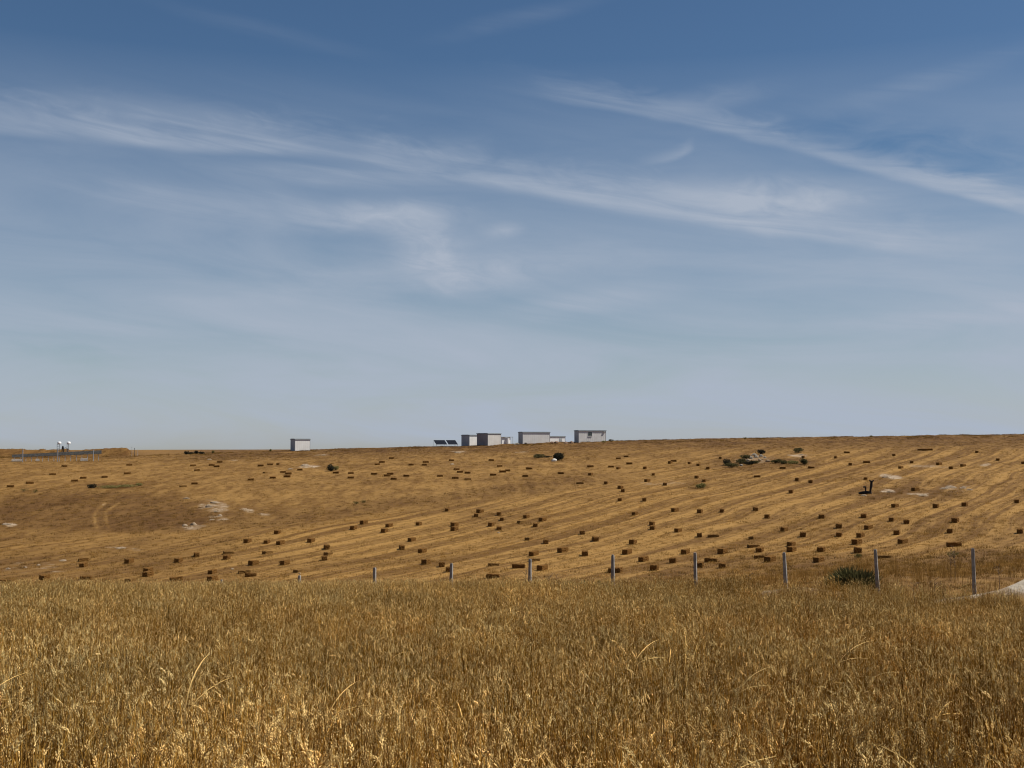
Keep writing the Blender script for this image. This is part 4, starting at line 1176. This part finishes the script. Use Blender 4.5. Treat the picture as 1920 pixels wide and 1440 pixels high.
def band(points, amps, lo_w, hi_w, streak):
    """a streak of cirrus: sharp along its lower edge, feathered above"""
    cen = math_(nt, 'DIVIDE', fcurve(u, [(A_(c), 2.0 * V_(c, r)) for c, r in points]), 2.0)
    s = math_(nt, 'ADD', math_(nt, 'SUBTRACT', v, cen), wob)
    lower = maprange(nt, s, -lo_w, lo_w * .25)
    upper = maprange(nt, math_(nt, 'ADD', s, math_(nt, 'MULTIPLY', math_(nt, 'SUBTRACT', fluff, .5), hi_w * 1.1)), 0.0, hi_w, 1.0, 0.0)
    amp = math_(nt, 'MAXIMUM', fcurve(u, [(A_(c), a) for c, a in amps]), 0.0)
    tex = maprange(nt, streak, .28, .72, .35, 1.35, False)
    return math_(nt, 'MULTIPLY', math_(nt, 'MULTIPLY', lower, upper), math_(nt, 'MULTIPLY', amp, tex))
b1 = band([(-80, 233), (0, 238), (150, 254), (300, 270), (480, 280), (600, 290), (700, 306), (800, 322), (960, 350), (1100, 378), (1250, 400), (1400, 422), (1550, 445), (1700, 468), (1850, 486), (2000, 500)],
          [(-80, .30), (0, .32), (150, .34), (300, .42), (450, .42), (560, .32), (640, .24), (720, .36), (850, .36), (1000, .38), (1120, .44), (1300, .46), (1500, .44), (1650, .38), (1750, .26), (1850, .10), (1950, .02), (2050, 0)],
          .008, .040, wispy)
b2 = band([(800, 140), (1000, 172), (1100, 192), (1200, 208), (1350, 238), (1500, 280), (1650, 322), (1800, 358), (1920, 388), (2050, 420)],
          [(800, 0), (960, .05), (1050, .18), (1200, .28), (1350, .30), (1500, .32), (1650, .38), (1800, .46), (1920, .50), (2050, .5)],
          .006, .026, wispy)
b3 = band([(1180, 312), (1230, 303), (1270, 292), (1300, 277), (1340, 266)], [(1180, 0), (1225, .14), (1260, .24), (1290, .28), (1300, .1), (1312, 0)], .005, .012, fluff)
def blob(c, r, ru, rv, amp, tex, rotdeg=0):
    d = math.radians(rotdeg)
    du = math_(nt, 'SUBTRACT', u, A_(c)); dv = math_(nt, 'ADD', math_(nt, 'SUBTRACT', v, V_(c, r)), wob)
    x = math_(nt, 'DIVIDE', math_(nt, 'ADD', math_(nt, 'MULTIPLY', du, math.cos(d)), math_(nt, 'MULTIPLY', dv, math.sin(d))), ru / F)
    y = math_(nt, 'DIVIDE', math_(nt, 'SUBTRACT', math_(nt, 'MULTIPLY', dv, math.cos(d)), math_(nt, 'MULTIPLY', du, math.sin(d))), rv / F)
    q = math_(nt, 'SQRT', math_(nt, 'ADD', math_(nt, 'MULTIPLY', x, x), math_(nt, 'MULTIPLY', y, y)))
    m = maprange(nt, q, 0.0, 1.0, 1.0, 0.0)
    return math_(nt, 'MULTIPLY', m, math_(nt, 'MULTIPLY', maprange(nt, tex, .30, .70, .30, 1.55, False), amp))
parts = [b1, b2, b3, blob(1450, 375, 300, 62, .50, fluff, -6), blob(700, 405, 260, 46, .30, fluff, 5), blob(800, 460, 120, 90, .36, fluff, -35),
         blob(870, 520, 150, 60, .28, fluff, 0), blob(650, 330, 330, 34, .26, wispy, 0), blob(940, 430, 60, 22, .25, fluff), blob(1100, 570, 260, 40, .22, wispy, 8), blob(400, 380, 420, 60, .20, wispy, -3), blob(1000, 500, 420, 60, .16, fluff, 3), blob(980, 35, 260, 30, .07, wispy, 14), blob(1750, 150, 300, 34, .10, wispy, 12), blob(500, 60, 300, 26, .05, wispy, -10),
         blob(1800, 590, 330, 40, .25, wispy, 4), blob(280, 200, 300, 40, .14, fluff, -4), blob(1330, 190, 200, 40, .14, fluff, 10)]
tot = parts[0]
for q in parts[1:]: tot = math_(nt, 'ADD', tot, q)
# thin veil that thickens towards the horizon, with two clearer gaps low on the left
veil = math_(nt, 'MULTIPLY', maprange(nt, v, .33, .03, 0, 1, False), maprange(nt, warped(2.4, 12.0, 5, 1.6, 7, .9, 1.3), .30, .70, .52, 1.12, False))
gap = math_(nt, 'ADD', blob(120, 655, 300, 38, .15, fluff, -3), blob(590, 705, 110, 26, .14, wispy))
gap = math_(nt, 'ADD', gap, blob(1760, 285, 460, 95, .15, fluff, -14))
gap = math_(nt, 'ADD', gap, blob(330, 690, 240, 26, .10, wispy, -3))
tot = math_(nt, 'ADD', tot, math_(nt, 'SUBTRACT', math_(nt, 'MULTIPLY', veil, 1.0), gap))
tot = math_(nt, 'MULTIPLY', tot, maprange(nt, v, -.03, .01), True)
tot = math_(nt, 'MINIMUM', tot, .97)
base = nt.nodes.new('ShaderNodeHueSaturation'); base.inputs['Saturation'].default_value = 1.17; base.inputs['Value'].default_value = .97
nt.links.new(sky.outputs[0], base.inputs['Color'])
skyc = mixc(nt, tot, base.outputs[0], (5.70, 6.50, 7.85))
nt.links.new(skyc, bg.inputs['Color']); bg.inputs['Strength'].default_value = .0575
nt.links.new(bg.outputs[0], wo.inputs[0])

scene.cycles.filter_width = 1.1; scene.cycles.max_bounces = 5; scene.cycles.diffuse_bounces = 3; scene.cycles.transmission_bounces = 2
scene.view_settings.view_transform = 'Standard'
scene.view_settings.look = 'None'
scene.view_settings.exposure = 0.30
scene.view_settings.gamma = 1.0
